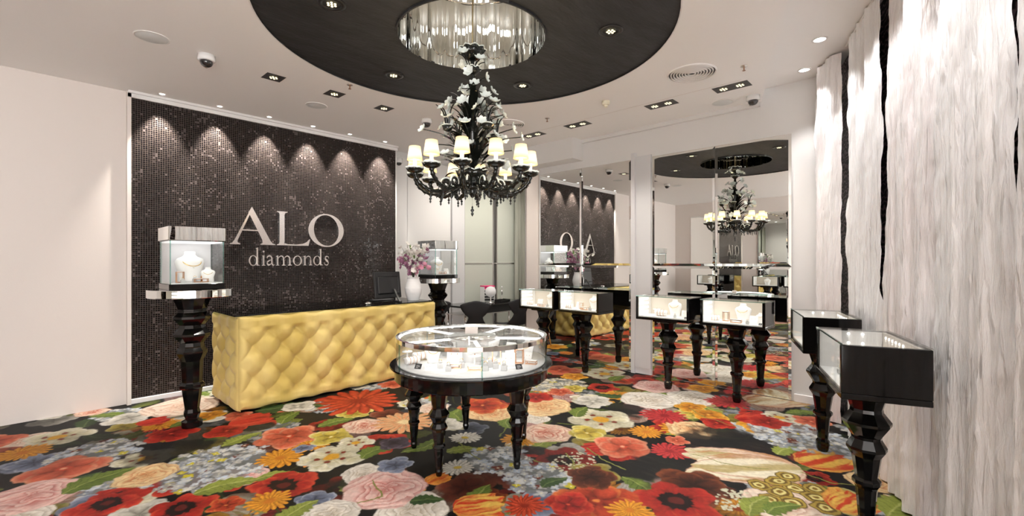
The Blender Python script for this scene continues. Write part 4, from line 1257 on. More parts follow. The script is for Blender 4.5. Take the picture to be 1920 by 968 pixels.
# ------------------------------------------------------------------ tufted velvet desk
DX0, DX1, DY0, DY1, DZ0, DZ1 = 1.463, 3.86, 5.065, 5.87, .015, .945
desk = thing('reception_desk', 'long reception desk in buttoned gold velvet with dark glass top', 'desk', ((DX0 + DX1) / 2, (DY0 + DY1) / 2, 0), 0)
DCX, DCY = (DX0 + DX1) / 2, (DY0 + DY1) / 2
PX, PZ, U0, Z0 = .283, .316, .14, .307
def tuft(u, z, L_, h):
    a = (u - U0) / PX + (z - Z0) / PZ; b = (u - U0) / PX - (z - Z0) / PZ
    f = np.abs(np.sin(PI * a)) * np.abs(np.sin(PI * b))
    da = a - np.round(a); db = b - np.round(b)
    dn = np.sqrt((da + db) ** 2 * (PX / 2) ** 2 + (da - db) ** 2 * (PZ / 2) ** 2)
    # no buttons close to the borders: the cushion swells there
    eb = np.clip(np.minimum.reduce([(z - .09) / .05, (h - .105 - z) / .05 + 1e-6, u / .10, (L_ - u) / .10]), 0, 1)
    puff = .042 * f ** .5 + .058 * (1 - np.exp(-dn / .055))
    flat = .078 + .008 * np.sin(u * 2 * PI / PX)
    p = puff * eb + flat * (1 - eb)
    r = .05                                        # rolled edges
    d = np.minimum.reduce([z, h - z, u, L_ - u])
    edge = np.clip(d / r, 0, 1)
    return p - .045 * (1 - np.sqrt(np.clip(1 - (1 - edge) ** 2, 0, 1)))
def tuft_panel(L_, h, res, place):
    nu = int(L_ / res) + 1; nv = int(h / res) + 1
    u, z = np.meshgrid(np.linspace(0, L_, nu), np.linspace(0, h, nv))
    d = tuft(u, z, L_, h) - .05
    wob = .008 * np.sin(u * 2 * PI / PX + .6) * ((z < .03) | (z > h - .03))
    P = [place(u.flat[i], d.flat[i], z.flat[i] + wob.flat[i]) for i in range(nu * nv)]
    return MB().grid(P, nu, nv)
hh = DZ1 - DZ0
L1 = DX1 - DX0; L2 = DY1 - DY0
tuft_panel(L1, hh, .0095, lambda u, d, z: (DX0 - DCX + u, DY0 - DCY - d, DZ0 + z)).build('front_upholstery', 'velvet', desk); front_up = bpy.data.objects['front_upholstery']
tuft_panel(L2, hh, .0095, lambda u, d, z: (DX0 - DCX - d, DY1 - DCY - u, DZ0 + z)).build('end_upholstery', 'velvet', desk)
tuft_panel(L2, hh, .02, lambda u, d, z: (DX1 - DCX + d, DY0 - DCY + u, DZ0 + z)).build('end_upholstery', 'velvet', desk)
MB().box(DX0 - DCX + .08, DX1 - DCX - .08, DY0 - DCY + .08, DY1 - DCY, DZ0, DZ1 - .005).build('carcass', 'black_satin', desk)
MB().box(DX0 - DCX, DX1 - DCX, DY0 - DCY + .0, DY1 - DCY, DZ1 - .03, DZ1 + .004, bev=.012).build('top_upholstery', 'velvet', desk)
MB().box(DX0 - DCX - .03, DX1 - DCX - .02, DY0 - DCY - .005, DY1 - DCY + .06, DZ1 + .006, DZ1 + .020, bev=.002).build('glass_top', 'desk_glass', desk)
me = MB().lathe([(.010, 0), (.008, .004), (0, .006)], 10).mesh('button', 'velvet')
for k in range(5):
    z = Z0 + (k - 1) * .158
    j = 0
    while True:
        u = U0 + (.1415 if (k - 1) % 2 else 0) + PX * j
        j += 1
        if u > L1 - .05: break
        obj('button', me, front_up, (DX0 - DCX + u, DY0 - DCY + .042, z), (PI / 2, 0, 0))
DT = DZ1 + .0205

# ------------------------------------------------------------------ things on the desk
def on_desk(px, py):
    return (*at_z(px, py, DT), DT)
mp = on_desk(730, 566)
mon = thing('monitor', 'black computer monitor seen from behind on the desk', 'monitor', mp, YAW - PI / 2 + R_(48))
m = MB().box(-.20, .20, .0, .028, .05, .40, RX(R_(-8)), bev=.008)
m.build('screen_housing', 'black_satin', mon)
MB().box(-.16, .16, -.02, .002, .10, .34, RX(R_(-8)), bev=.015).build('rear_shell', 'black_satin', mon)
MB().box(.05, .09, -.16, -.02, 0, .016, bev=.003).box(.055, .085, -.01, .006, .0, .20, T(0, -.13, .006) @ RX(R_(-38)), bev=.003).build('stand', 'black_satin', mon)
vp = on_desk(775, 563)
vase = thing('vase', 'white ribbed porcelain vase on the end of the desk', 'vase', vp, 0)
prof = [(0, .004), (.075, .0), (.08, .01), (.095, .05), (.112, .12), (.114, .16), (.104, .21), (.088, .26), (.080, .295), (.084, .31), (.078, .31), (.074, .295), (.08, .25), (0, .2)]
def rib(r, z, a, k): return (r * (1 + .012 * math.sin(z * 330)), z)
pp = []
for (r0, z0), (r1, z1) in zip(prof[:-1], prof[1:]):
    for q in range(4): pp.append((r0 + (r1 - r0) * q / 4, z0 + (z1 - z0) * q / 4))
vb = MB().lathe(pp + [prof[-1]], 32, wob=rib).build('body', 'porcelain', vase)
MB().lathe([(.080, .305), (.086, .308), (.086, .314), (.078, .316)], 32, cap=False).build('lip', 'porcelain', vb)
bq = thing('bouquet', 'loose bouquet of white and purple orchids in the white vase', 'flowers', (vp[0], vp[1], vp[2] + .21), 0)
def bloom_mesh(mat, n=5, name='bloom'):
    m = MB()
    for k in range(n):
        a = 2 * PI * k / n
        P = []
        for j in range(4):
            u = j / 3
            for i in range(3):
                v = (i - 1)
                w = .5 * math.sin(PI * (u * .8 + .12)) * v
                P.append(Vector((u, w, .35 * u * u + .12 * v * v * u)))
        R = RZ(a)
        m.grid([R @ p for p in P], 3, 4)
    m.lathe([(.12, 0), (.1, .12), (0, .15)], 6)
    return m.mesh(name, mat)
BW = bloom_mesh('petal_white'); BP = bloom_mesh('petal_purple'); BK = bloom_mesh('petal_pink')
rb = random.Random(3)
stems = MB()
for k in range(22):
    a = rb.uniform(0, 2 * PI); sp = rb.uniform(.08, .30); hz_ = rb.uniform(.25, .50)
    pts = [Vector((0, 0, 0)) + Vector((math.cos(a), math.sin(a), 0)) * (sp * (q / 6) ** 1.5) + Vector((0, 0, .08 + hz_ * q / 6 - .08 * (q / 6) ** 3 * sp * 4)) for q in range(7)]
    MB().tube(pts, [.004 - .0004 * q for q in range(7)], 5).build('stem', 'stem_dark', bq)
    me = rb.choice((BW, BW, BP, BP, BK)) if k % 3 else BW
    for q in range(2, 7):
        for h in range(2):
            p = pts[q] + Vector((rb.uniform(-.035, .035), rb.uniform(-.035, .035), rb.uniform(-.03, .03)))
            obj('bloom', me, bq, p, (rb.uniform(-1.6, 1.6), rb.uniform(-1.6, 1.6), rb.uniform(0, 6)), rb.uniform(.026, .043))
lm = MB()
P = []
for j in range(6):
    u = j / 5
    for i in range(3):
        P.append((u, (i - 1) * .16 * math.sin(PI * (u * .94 + .05)), .18 * math.sin(u * 2) - .04 * (i != 1)))
LEAF_ME = MB().grid(P, 3, 6).mesh('leaf', 'leaf_green')
for k in range(14):
    a = rb.uniform(0, 6.3); r = rb.uniform(.02, .2)
    obj('leaf', LEAF_ME, bq, (r * math.cos(a), r * math.sin(a), rb.uniform(.12, .5)), (rb.uniform(-.5, .5), rb.uniform(-1.2, .2), a), rb.uniform(.07, .12))
mp2 = (at_Y(690, 5.22)[0], 5.22, DT)
ms = thing('computer_mouse', 'silver and black computer mouse on the desk', 'mouse', mp2, .4)
MB().lathe([(.032, 0), (.034, .01), (.028, .024), (.012, .032), (0, .033)], 16, sx=1.5).build('shell', 'chrome', ms)
MB().lathe([(.006, 0), (.006, .008), (0, .009)], 10, T(.02, 0, .03)).build('wheel', 'black_satin', ms)
kp = (at_Y(716, 5.62)[0], 5.62, DT)
kb = thing('keyboard', 'thin black keyboard behind the silver mouse', 'keyboard', (kp[0], kp[1], DT), .02)
MB().box(-.17, .17, -.05, .05, 0, .012, bev=.003).build('tray', 'black_satin', kb)
for r in range(4):
    MB().box(-.162, .162, -.043 + r * .022, -.025 + r * .022, .012, .016).build('key_row', 'card_black', kb)

# ------------------------------------------------------------------ wall sign: serif letters in brushed metal
def ribbon(pts, ws):
    L_, Rr = [], []
    n = len(pts)
    for i, (x, y) in enumerate(pts):
        x0, y0 = pts[max(i - 1, 0)]; x1, y1 = pts[min(i + 1, n - 1)]
        l = math.hypot(x1 - x0, y1 - y0) or 1
        nx, ny = -(y1 - y0) / l, (x1 - x0) / l
        w = ws[i] / 2
        L_.append((x + nx * w, y + ny * w)); Rr.append((x - nx * w, y - ny * w))
    return ('ribbon', L_, Rr)
def ringpoly(cx, cy, rx_, ry_, ix, iy, tilt=0., n=48):
    o = [(cx + rx_ * math.cos(2 * PI * i / n), cy + ry_ * math.sin(2 * PI * i / n)) for i in range(n + 1)]
    q = []
    for i in range(n + 1):
        a = 2 * PI * i / n
        x, y = ix * math.cos(a), iy * math.sin(a)
        q.append((cx + x * math.cos(tilt) - y * math.sin(tilt), cy + x * math.sin(tilt) + y * math.cos(tilt)))
    return ('ribbon', o, q)
def stemI(x0, x1, top, serif=.05, slab=True):
    s = serif
    return ('poly', [(x0 - s, 0), (x1 + s, 0), (x1 + s, .015), (x1, .04), (x1, top), (x0, top - .01), (x0 - s, top - .05), (x0 - s, top - .065), (x0, top - .06), (x0, .04), (x0 - s, .015)])
def arch(x0, x1, w):
    xm = (x0 + x1) / 2
    pts = [(x0, .40), (x0 + (x1 - x0) * .2, .50), (xm, .545), (x0 + (x1 - x0) * .8, .52), (x1, .42), (x1, .30), (x1, .04)]
    return ribbon(pts, [.02, .05, .065, .075, .08, .08, .08])
def foot(x0, x1): return ('poly', [(x0, 0), (x1, 0), (x1, .015), (x1 - .04, .04), (x0 + .04, .04), (x0, .015)])
GLY = {
 'A': [('poly', [(0, 0), (.22, 0), (.22, .02), (.165, .05), (.158, .10), (.43, .86), (.455, 1.0), (.41, .92), (.10, .13), (.05, .045), (0, .02)]),
       ('poly', [(.39, .90), (.47, 1.07), (.885, .12), (.93, .05), (1.0, .02), (1.0, 0), (.655, 0), (.655, .02), (.705, .05), (.70, .14), (.42, .84)]),
       ('poly', [(.225, .385), (.635, .385), (.62, .42), (.24, .42)])],
 'L': [('poly', [(0, 1), (.30, 1), (.30, .98), (.235, .955), (.215, .9), (.215, .12), (.20, 0), (.0, 0), (0, .02), (.06, .045), (.075, .1), (.075, .9), (.06, .955), (0, .98)]),
       ('poly', [(.20, 0), (.215, .06), (.30, .035), (.55, .03), (.74, .055), (.86, .11), (.94, .20), (.97, .20), (.92, 0)])],
 'O': [ringpoly(.5, .5, .5, .52, .35, .485, .10)],
 'd': [ringpoly(.40, .28, .40, .29, .27, .25), ('poly', [(.68, 0), (1.0, 0), (1.0, .02), (.86, .05), (.84, .10), (.84, 1.0), (.62, .96), (.62, .945), (.70, .93), (.70, .06)])],
 'i': [('poly', [(0, 0), (1, 0), (1, .02), (.72, .05), (.72, .58), (.05, .545), (.05, .53), (.3, .51), (.3, .05), (0, .02)]), ('ribbon', [(.5 + .26 * math.cos(2 * PI * i / 16), .78 + .055 * math.sin(2 * PI * i / 16)) for i in range(17)], [(.5, .78)] * 17)],
 'a': [ribbon([(.08, .42), (.15, .50), (.35, .545), (.55, .52), (.66, .42), (.66, .20), (.70, .06), (.85, .02), (1.0, .06)], [.10, .09, .07, .09, .15, .15, .12, .06, .02]),
       ribbon([(.64, .34), (.40, .29), (.15, .22), (.10, .12), (.22, .04), (.42, .05), (.64, .14)], [.03, .06, .10, .13, .11, .07, .03])],
 'o': [ringpoly(.5, .275, .5, .29, .34, .25, .06)],
 'n': [stemI(.12, .27, .57, .10), arch(.27, .80, .1), foot(.60, 1.0), ('poly', [(.725, 0), (.875, 0), (.875, .3), (.725, .3)])],
 'm': [stemI(.07, .155, .57, .06), arch(.155, .475, .06), arch(.52, .86, .06), foot(.36, .60), foot(.74, 1.0), ('poly', [(.435, 0), (.52, 0), (.52, .3), (.435, .3)]), ('poly', [(.815, 0), (.90, 0), (.90, .3), (.815, .3)])],
 's': [ribbon([(.92, .40), (.86, .50), (.58, .55), (.28, .50), (.22, .40), (.42, .32), (.70, .24), (.84, .14), (.70, .03), (.42, .005), (.16, .05), (.06, .17)], [.05, .06, .055, .10, .15, .16, .16, .15, .09, .05, .06, .05])],
}
sign = thing('wall_sign', 'silver serif lettering mounted on the dark mosaic wall', 'sign', (at_Y(535, YM)[0], YM, 1.44), 0)
SX = sign.location.x
def glyph(ch, pa, pb, z0, h):
    xa, xb = at_Y(pa, YM)[0] - SX, at_Y(pb, YM)[0] - SX
    m = MB()
    f0, f1 = -.004, -.022
    def P(p, y): return (xa + (xb - xa) * p[0], y, z0 - 1.44 + h * p[1])
    for gi, g in enumerate(GLY[ch]):
        f1 = -.022 - .0012 * gi
        if g[0] == 'ribbon':
            A, B = g[1], g[2]; n = len(A)
            vs = [P(p, f1) for p in A] + [P(p, f1) for p in B] + [P(p, f0) for p in A] + [P(p, f0) for p in B]
            fs = []
            for i in range(n - 1):
                fs += [(i, i + 1, n + i + 1, n + i), (i, 2 * n + i, 2 * n + i + 1, i + 1), (n + i, n + i + 1, 3 * n + i + 1, 3 * n + i), (2 * n + i, 3 * n + i, 3 * n + i + 1, 2 * n + i + 1)]
            fs += [(0, n, 3 * n, 2 * n), (n - 1, 3 * n - 1, 4 * n - 1, 2 * n - 1)]
            m.add(vs, fs)
        else:
            poly = g[1]; n = len(poly)
            tr = tessellate_polygon([[Vector((x, y, 0)) for x, y in poly]])
            vs = [P(p, f1) for p in poly] + [P(p, f0) for p in poly]
            fs = [tuple(t) for t in tr] + [tuple(i + n for i in t) for t in tr] + [(i, (i + 1) % n, n + (i + 1) % n, n + i) for i in range(n)]
            m.add(vs, fs)
    me = m.mesh('letter', 'sign_metal')
    bm = bmesh.new(); bm.from_mesh(me); bmesh.ops.recalc_face_normals(bm, faces=bm.faces); bm.to_mesh(me); bm.free()
    obj('letter', me, sign)
for ch, a, b in (('A', 430, 515), ('L', 518, 582), ('O', 577, 643)):
    glyph(ch, a, b, 1.705, .435)
for ch, a, b in (('d', 465.4, 486), ('i', 489.6, 496.5), ('a', 498, 514), ('m', 516, 546), ('o', 548, 565), ('n', 567, 584.5), ('d', 586, 604), ('s', 606, 616)):
    glyph(ch, a, b, 1.445, .225)

# ------------------------------------------------------------------ silk curtains
def silk_panel(s0, s1, label, seed, lean0=(0, 0), lean1=(0, 0), mat='silk'):
    """s0..s1 along the curtain line; lean shifts the two side edges at (top, bottom)."""
    rr = random.Random(seed)
    nu = max(24, int(abs(s1 - s0) / .011)); nv = 120
    ph = [rr.uniform(0, 6) for _ in range(8)]
    P = []
    zz = np.linspace(.012, HIGH - .015, nv)
    t = thing('silk_curtain', label, 'curtain', (*cur((s0 + s1) / 2), 0), 0, 'crinkled silk curtain panels')
    ox, oy = t.location.x, t.location.y
    for j in range(nv):
        z = zz[j]; v = j / (nv - 1)
        a = s0 + lean0[0] * v + lean0[1] * (1 - v) + .012 * math.sin(z * 5 + ph[0]) + .006 * math.sin(z * 17 + ph[1])
        b = s1 + lean1[0] * v + lean1[1] * (1 - v) + .012 * math.sin(z * 4.3 + ph[2]) + .006 * math.sin(z * 15 + ph[3])
        for i in range(nu):
            u = i / (nu - 1)
            s = a + (b - a) * u
            q = s * 1.0 + .014 * math.sin(z * 1.7 + ph[4]) + .006 * math.sin(z * 6 + s * 20 + ph[5])
            w = .022 * math.sin(q * 2 * PI / .23 + ph[6]) + .012 * math.sin(q * 2 * PI / .083 + ph[7]) + .006 * math.sin(q * 2 * PI / .041 + z * 3) + .003 * math.sin(z * 46 + q * 70 + ph[1]) * math.sin(z * 11 + q * 31)
            w *= 1 - .35 * v
            off = .055 - w
            edge = min(u, 1 - u)
            off += .03 * max(0, 1 - edge / .06)
            g = min(max((s - .45) / .6, 0), 1)
            x, y = cur(s, min(max(off, .0), .118) - .12 * g * g * (3 - 2 * g))
            P.append((x - ox, y - oy, z))
    MB().grid(P, nu, nv).build('cloth', mat, t)
    c0, c1 = cur(min(s0 + lean0[0], .45), .06), cur(min(s1 + lean1[0], .6), .06)
    MB().tube([(c0[0] - ox, c0[1] - oy, HIGH - .012), (c1[0] - ox, c1[1] - oy, HIGH - .012)], .010, 6).build('heading_rail', 'white_satin', t)
    return t
sA1 = cur_s(1566)
sB0, sB1 = cur_s(1574), cur_s(1631)
sC0, sC1 = cur_s(1642), cur_s(1725)
silk_panel(1.27, sA1, 'narrow crinkled white silk curtain in the corner by the mirror', 1, (0, 0), (0, .01), 'silk_pink')
silk_panel(sB0, sB1, 'crinkled white silk curtain between the two dark gaps', 2, (0, 0), (.01, -.02))
silk_panel(sC0, sC1, 'crinkled white silk curtain behind the display case at the photo edge', 3, (-.01, .09), (0, 0), 'silk_pink')
k_ = sC1 - .02
for q, lab in enumerate(('crinkled white silk curtain just past the photo edge', 'crinkled white silk curtain further along the window side', 'crinkled white silk curtain closest to the camera')):
    w_ = (.62, .8, 1.0, 1.3)[q]
    silk_panel(k_, k_ - w_, lab, 10 + q)
    k_ -= w_ + .05

# ------------------------------------------------------------------ chandelier
ZB = 1.87
ch = thing('chandelier', 'black glass chandelier with white flowers and twelve small lit shades', 'chandelier', (CX_, CY_, ZB), 0)
def zc(z): return z - ZB
prof = [(0, 2.005), (.012, 2.01), (.035, 2.055), (.03, 2.07), (.045, 2.08), (.05, 2.10), (.02, 2.11), (.025, 2.13)]
MB().lathe([(r, zc(z)) for r, z in prof], 14).build('finial', 'black_glass', ch)
def flute(n, amp):
    def w(r, z, a, k): return (r * (1 + amp * math.cos(n * a) * min(1, k / 2)), z + .006 * math.cos(n * a) * (k > 3))
    return w
MB().lathe([(r, zc(z)) for r, z in [(.02, 2.105), (.05, 2.115), (.09, 2.145), (.115, 2.18), (.13, 2.215), (.122, 2.214), (.08, 2.17), (.02, 2.14)]], 40, wob=flute(10, .04)).build('bowl', 'black_glass', ch)
MB().lathe([(r, zc(z)) for r, z in [(.124, 2.212), (.131, 2.215), (.131, 2.222), (.124, 2.222), (.124, 2.212)]], 40, wob=lambda r, z, a, k: (r * (1 + .045 * math.cos(10 * a)), z + .006 * math.cos(10 * a)), cap=False).build('bowl_rim', 'rim_glass', ch)
prof = [(.022, 2.13), (.03, 2.2), (.02, 2.25), (.06, 2.29), (.075, 2.34), (.03, 2.38), (.024, 2.45), (.045, 2.50), (.05, 2.56), (.022, 2.62), (.03, 2.68), (.042, 2.74), (.02, 2.80), (.018, 2.87), (.032, 2.91), (.02, 2.95), (.018, 2.99), (.015, 3.10), (.012, 3.2)]
MB().lathe([(r, zc(z)) for r, z in prof], 16).build('shaft', 'black_glass', ch)
def cup(z, r, h, nf, name):
    MB().lathe([(.015, zc(z)), (r * .45, zc(z + h * .15)), (r * .7, zc(z + h * .55)), (r, zc(z + h)), (r * .95, zc(z + h * .98)), (r * .6, zc(z + h * .5)), (.012, zc(z + h * .1))], 36, wob=flute(nf, .05)).build('cup', 'black_glass', ch)
    MB().lathe([(r * .96, zc(z + h)), (r * 1.03, zc(z + h)), (r * 1.03, zc(z + h) + .006), (r * .96, zc(z + h) + .006), (r * .96, zc(z + h))], 36, wob=lambda rr, zz, a, k: (rr * (1 + .06 * math.cos(nf * a)), zz + .006 * math.cos(nf * a)), cap=False).build('cup_rim', 'rim_glass', ch)
cup(3.10, .105, .09, 9, 'cup'); cup(2.985, .07, .05, 8, 'cup')
MB().tube([(0, 0, zc(3.15)), (.004, 0, zc(3.6)), (0, 0, zc(CEIL + 1.25))], .006, 6).build('cord', 'gold_cord', ch)
# arms, twelve alike
arm_pts = [(.085, 0, 2.19), (.11, 0, 2.14), (.16, 0, 2.085), (.23, 0, 2.05), (.31, 0, 2.04), (.37, 0, 2.055), (.425, 0, 2.095), (.455, 0, 2.14), (.463, 0, 2.175)]
def smooth_path(pts, n=4):
    out = []
    p = [Vector(a) for a in pts]
    for i in range(len(p) - 1):
        a = p[max(i - 1, 0)]; b = p[i]; c = p[i + 1]; d = p[min(i + 2, len(p) - 1)]
        for k in range(n):
            t = k / n
            out.append(.5 * ((2 * b) + (c - a) * t + (2 * a - 5 * b + 4 * c - d) * t * t + (3 * b - a - 3 * c + d) * t ** 3))
    out.append(p[-1])
    return out
AP = smooth_path([(x, y, zc(z)) for x, y, z in arm_pts])
ARM_ME = MB().tube(AP, [.0145 + .006 * (i % 3 == 0) for i in range(len(AP))], 8).mesh('arm', 'black_glass')
def curl_mesh():
    m = MB()
    pts = [Vector((.215 + .034 * math.cos(a) * (1 - .05 * a), 0, zc(2.105) + .034 * math.sin(a) * (1 - .05 * a))) for a in [q * .35 for q in range(19)]]
    m.tube(pts, .011, 7)
    return m.mesh('curl', 'black_glass')
CURL_ME = curl_mesh()
CURL_RIM = MB().tube([Vector((.215 + .044 * math.cos(a), .0, zc(2.105) + .044 * math.sin(a))) for a in [q * .4 for q in range(14)]], .0085, 5).mesh('curl_rim', 'rim_glass')
BOB_ME = MB().lathe([(.012, zc(2.165)), (.03, zc(2.168)), (.055, zc(2.18)), (.066, zc(2.197)), (.062, zc(2.207)), (.05, zc(2.20)), (.012, zc(2.196))], 28, wob=lambda r, z, a, k: (r * (1 + .035 * math.cos(10 * a) * (k > 1)), z)).mesh('drip_dish', 'black_glass')
BOBR_ME = MB().lathe([(.056, zc(2.199)), (.068, zc(2.198)), (.069, zc(2.211)), (.056, zc(2.212)), (.056, zc(2.199))], 28, wob=lambda r, z, a, k: (r * (1 + .045 * math.cos(10 * a)), z + .002 * math.cos(10 * a)), cap=False).mesh('dish_rim', 'rim_glass')
CAN_ME = MB().lathe([(.014, zc(2.20)), (.014, zc(2.285)), (0, zc(2.29))], 10).mesh('candle', 'candle')
SH_ME = MB().lathe([(.058, zc(2.262)), (.043, zc(2.366)), (.0415, zc(2.366)), (.0565, zc(2.262)), (.058, zc(2.262))], 24, cap=False).mesh('lamp_shade', 'lamp_shade')
DROP_ME = MB().lathe([(0, 0), (.006, -.01), (.004, -.018), (.012, -.028), (.004, -.04), (.009, -.05), (0, -.066)], 8).mesh('drop', 'black_glass')
THORN_ME = MB().lathe([(.006, 0), (.004, .01), (0, .022)], 5).mesh('thorn', 'black_glass')
for k in range(12):
    a = YAW + PI + R_(-4) + k * PI / 6
    arm = obj('arm', ARM_ME, ch, (0, 0, 0), (0, 0, a))
    dz = 0
    obj('curl', CURL_ME, arm); obj('curl_rim', CURL_RIM, arm)
    for nm, me in (('drip_dish', BOB_ME), ('dish_rim', BOBR_ME), ('candle', CAN_ME), ('lamp_shade', SH_ME)):
        obj(nm, me, arm, (.463, 0, 0))
    for (x, z) in ((.16, 2.072), (.25, 2.035), (.34, 2.03)):
        obj('drop', DROP_ME, arm, (x, 0, zc(z)))
    for (x, z, r) in ((.28, 2.05, 0), (.34, 2.06, .3), (.40, 2.08, .8), (.38, 2.05, 2.6), (.435, 2.10, 2.0)):
        obj('thorn', THORN_ME, arm, (x, 0, zc(z)), (0, r, 0))
    lamp('shade_bulb', 'POINT', (CX_ + .463 * math.cos(a), CY_ + .463 * math.sin(a), 2.32), 1.5, (1, .80, .52), .02)
obj('drop', DROP_ME, ch, (0, 0, zc(1.945)), None, 1.35)
MB().tube([(0, 0, zc(2.01)), (0, 0, zc(1.944))], .0015, 4).build('wire', 'steel', ch)
# glass flowers, leaves and stems above the arms
GB = bloom_mesh('petal_glass', 6, 'flower')
def blade_mesh():
    P = []
    for j in range(8):
        u = j / 7
        for i in range(3):
            P.append((.30 * u * u + .10 * u, (i - 1) * .085 * math.sin(PI * (u * .92 + .06)), u - .12 * u ** 3 * 2))
    return MB().grid(P, 3, 8).mesh('leaf', 'black_glass')
BL = blade_mesh()
rc = random.Random(21)
fl = []
for k in range(6): fl.append((rc.uniform(.10, .15), k * 1.05 + .3, rc.uniform(3.04, 3.19), 3.02))
for k in range(5): fl.append((rc.uniform(.07, .13), k * 1.26, rc.uniform(2.87, 3.0), 2.88))
for k in range(11): fl.append((rc.uniform(.08, .20), k * .7 + rc.uniform(-.2, .2), rc.uniform(2.70, 2.86), 2.62))
for k in range(15): fl.append((rc.uniform(.14, .34), k * .42 + rc.uniform(-.2, .2), rc.uniform(2.56, 2.74), 2.5))
for k in range(14): fl.append((rc.uniform(.20, .40), k * .524 + rc.uniform(-.2, .2), rc.uniform(2.42, 2.56), 2.38))
for k in range(8): fl.append((rc.uniform(.18, .34), k * .785 + rc.uniform(-.2, .2), rc.uniform(2.30, 2.42), 2.30))
for (r, a, z, zs_) in fl:
    p = Vector((r * math.cos(a), r * math.sin(a), zc(z)))
    d = Vector((math.cos(a), math.sin(a), 0))
    q = smooth_path([(.02 * d.x, .02 * d.y, zc(zs_)), tuple(d * r * .55 + Vector((0, 0, zc(z) + (zs_ - z) * .25))), tuple(p)], 4)
    MB().tube(q, .0045, 5).build('flower_stem', 'black_glass', ch)
    o = obj('flower', GB, ch, p, (rc.uniform(-.4, .4), R_(rc.uniform(25, 85)), a), rc.uniform(.040, .054))
for k in range(60):
    a = k * 2.4; z = 2.26 + .42 * (k % 7) / 6
    obj('leaf', BL, ch, (.03 * math.cos(a), .03 * math.sin(a), zc(z)), (0, R_(rc.uniform(5, 38)), a), rc.uniform(.18, .32))
for k in range(30):
    a = k * 2.4 + .4; z = 2.20 + .10 * (k % 5) / 4; r = .05 + .05 * (k % 3)
    obj('leaf', BL, ch, (r * math.cos(a), r * math.sin(a), zc(z)), (0, R_(rc.uniform(35, 75)), a), rc.uniform(.14, .22))
for k in range(4):                       # side bouquets in small cups
    a = YAW + PI + R_(35 + 90 * k); d = Vector((math.cos(a), math.sin(a), 0))
    b = d * .22
    MB().tube(smooth_path([(0, 0, zc(2.36)), tuple(d * .12 + Vector((0, 0, zc(2.37)))), tuple(b + Vector((0, 0, zc(2.52))))], 5), .010, 6).build('branch', 'black_glass', ch)
    M_ = T(b.x, b.y, zc(2.50))
    MB().lathe([(.01, 0), (.03, .01), (.045, .045), (.04, .044), (.01, .012)], 20, M_).build('cup', 'black_glass', ch)
    MB().lathe([(.041, .044), (.047, .044), (.047, .050), (.041, .050), (.041, .044)], 20, M_, cap=False).build('cup_rim', 'rim_glass', ch)
    for q in range(4):
        e = a + (q - 1.5) * 1.2; tip = b + Vector((math.cos(e) * .09, math.sin(e) * .09, zc(2.66 + .05 * (q % 2))))
        MB().tube(smooth_path([tuple(b + Vector((0, 0, zc(2.51)))), tuple(b * .4 + tip * .6 + Vector((0, 0, zc(2.62) * .4 - .0))) if False else tuple((b + Vector((0, 0, zc(2.62)))) * .6 + tip * .4), tuple(tip)], 4), [.010] * 3 + [.006] * 4 + [.003] * 2, 6).build('horn', 'black_glass', ch)
        if q % 2 == 0: obj('flower', GB, ch, tip, (.2, R_(50), e), .034)
# ------------------------------------------------------------------ ceiling fittings
def on_ceil(px, py, z=CEIL):
    return at_z(px, py, z)
def spot(loc, power, ang, tgt=None, name='downlight_beam', col=(1, .93, .84), blend=.6, size=.03):
    o = lamp(name, 'SPOT', loc, power, col, size, None, ang, blend)
    if tgt is not None:
        d = Vector(tgt) - Vector(loc)
        o.rotation_euler = d.to_track_quat('-Z', 'Y').to_euler()
    return o
# added fill lights over the consulting table, to brighten the dim back area
for k, (x_, y_) in enumerate(((5.05, 5.55), (6.15, 5.55))):
    t = thing('consulting_fill', ('added flush fill light over the consulting table near the pedestal', 'added flush fill light over the consulting table near the pier')[k], 'downlight', (x_, y_, CEIL), 0, 'added consulting fill lights')
    MB().lathe([(.045, 0), (.060, 0), (.060, -.005), (.045, -.005), (.045, 0)], 24, cap=False).build('ring', 'white_satin', t)
    MB().lathe([(0, 0), (.045, 0), (.045, -.003), (0, -.003)], 20).build('lens', 'led_puck', t)
    spot((x_, y_, CEIL - .02), 60, R_(150), (x_, y_, 0), 'consulting_fill_beam', blend=.9, size=.05)
# shadow joints between the ceiling boards
for k, (pa, pb) in enumerate((((1432, 139), (1045, 233)),)):
    x_ = on_ceil(*pa)[0]
    struct(MB().box(x_ - .003, x_ + .003, 1.45, 4.9, CEIL - .001, CEIL + .004).build('trim_11', 'paint_warm'), 'thin joint line in the ceiling')
# small wash lights along the mosaic
PUCK = MB().lathe([(0, .0), (.026, 0), (.026, -.004), (.0, -.004)], 16).mesh('lens', 'led_puck')
PUCK_R = MB().lathe([(.026, 0), (.034, 0), (.034, -.005), (.026, -.006), (.026, 0)], 20, cap=False).mesh('ring', 'white_satin')
for k, px in enumerate((304, 412, 505, 587, 656, 722)):
    X_ = at_Y(px, YM - .16)[0]
    t = thing('wash_light', f'small round wash light over the mosaic, {("first", "second", "third", "fourth", "fifth", "sixth")[k]} from the room edge', 'downlight', (X_, YM - .16, CEIL), 0, 'wash lights over the mosaic')
    obj('lens', PUCK, t); obj('ring', PUCK_R, t)
    spot((X_, YM - .16, CEIL - .012), 150, R_(58), (X_, YM + .03, 2.3), 'wash_beam', blend=.7, size=.015)
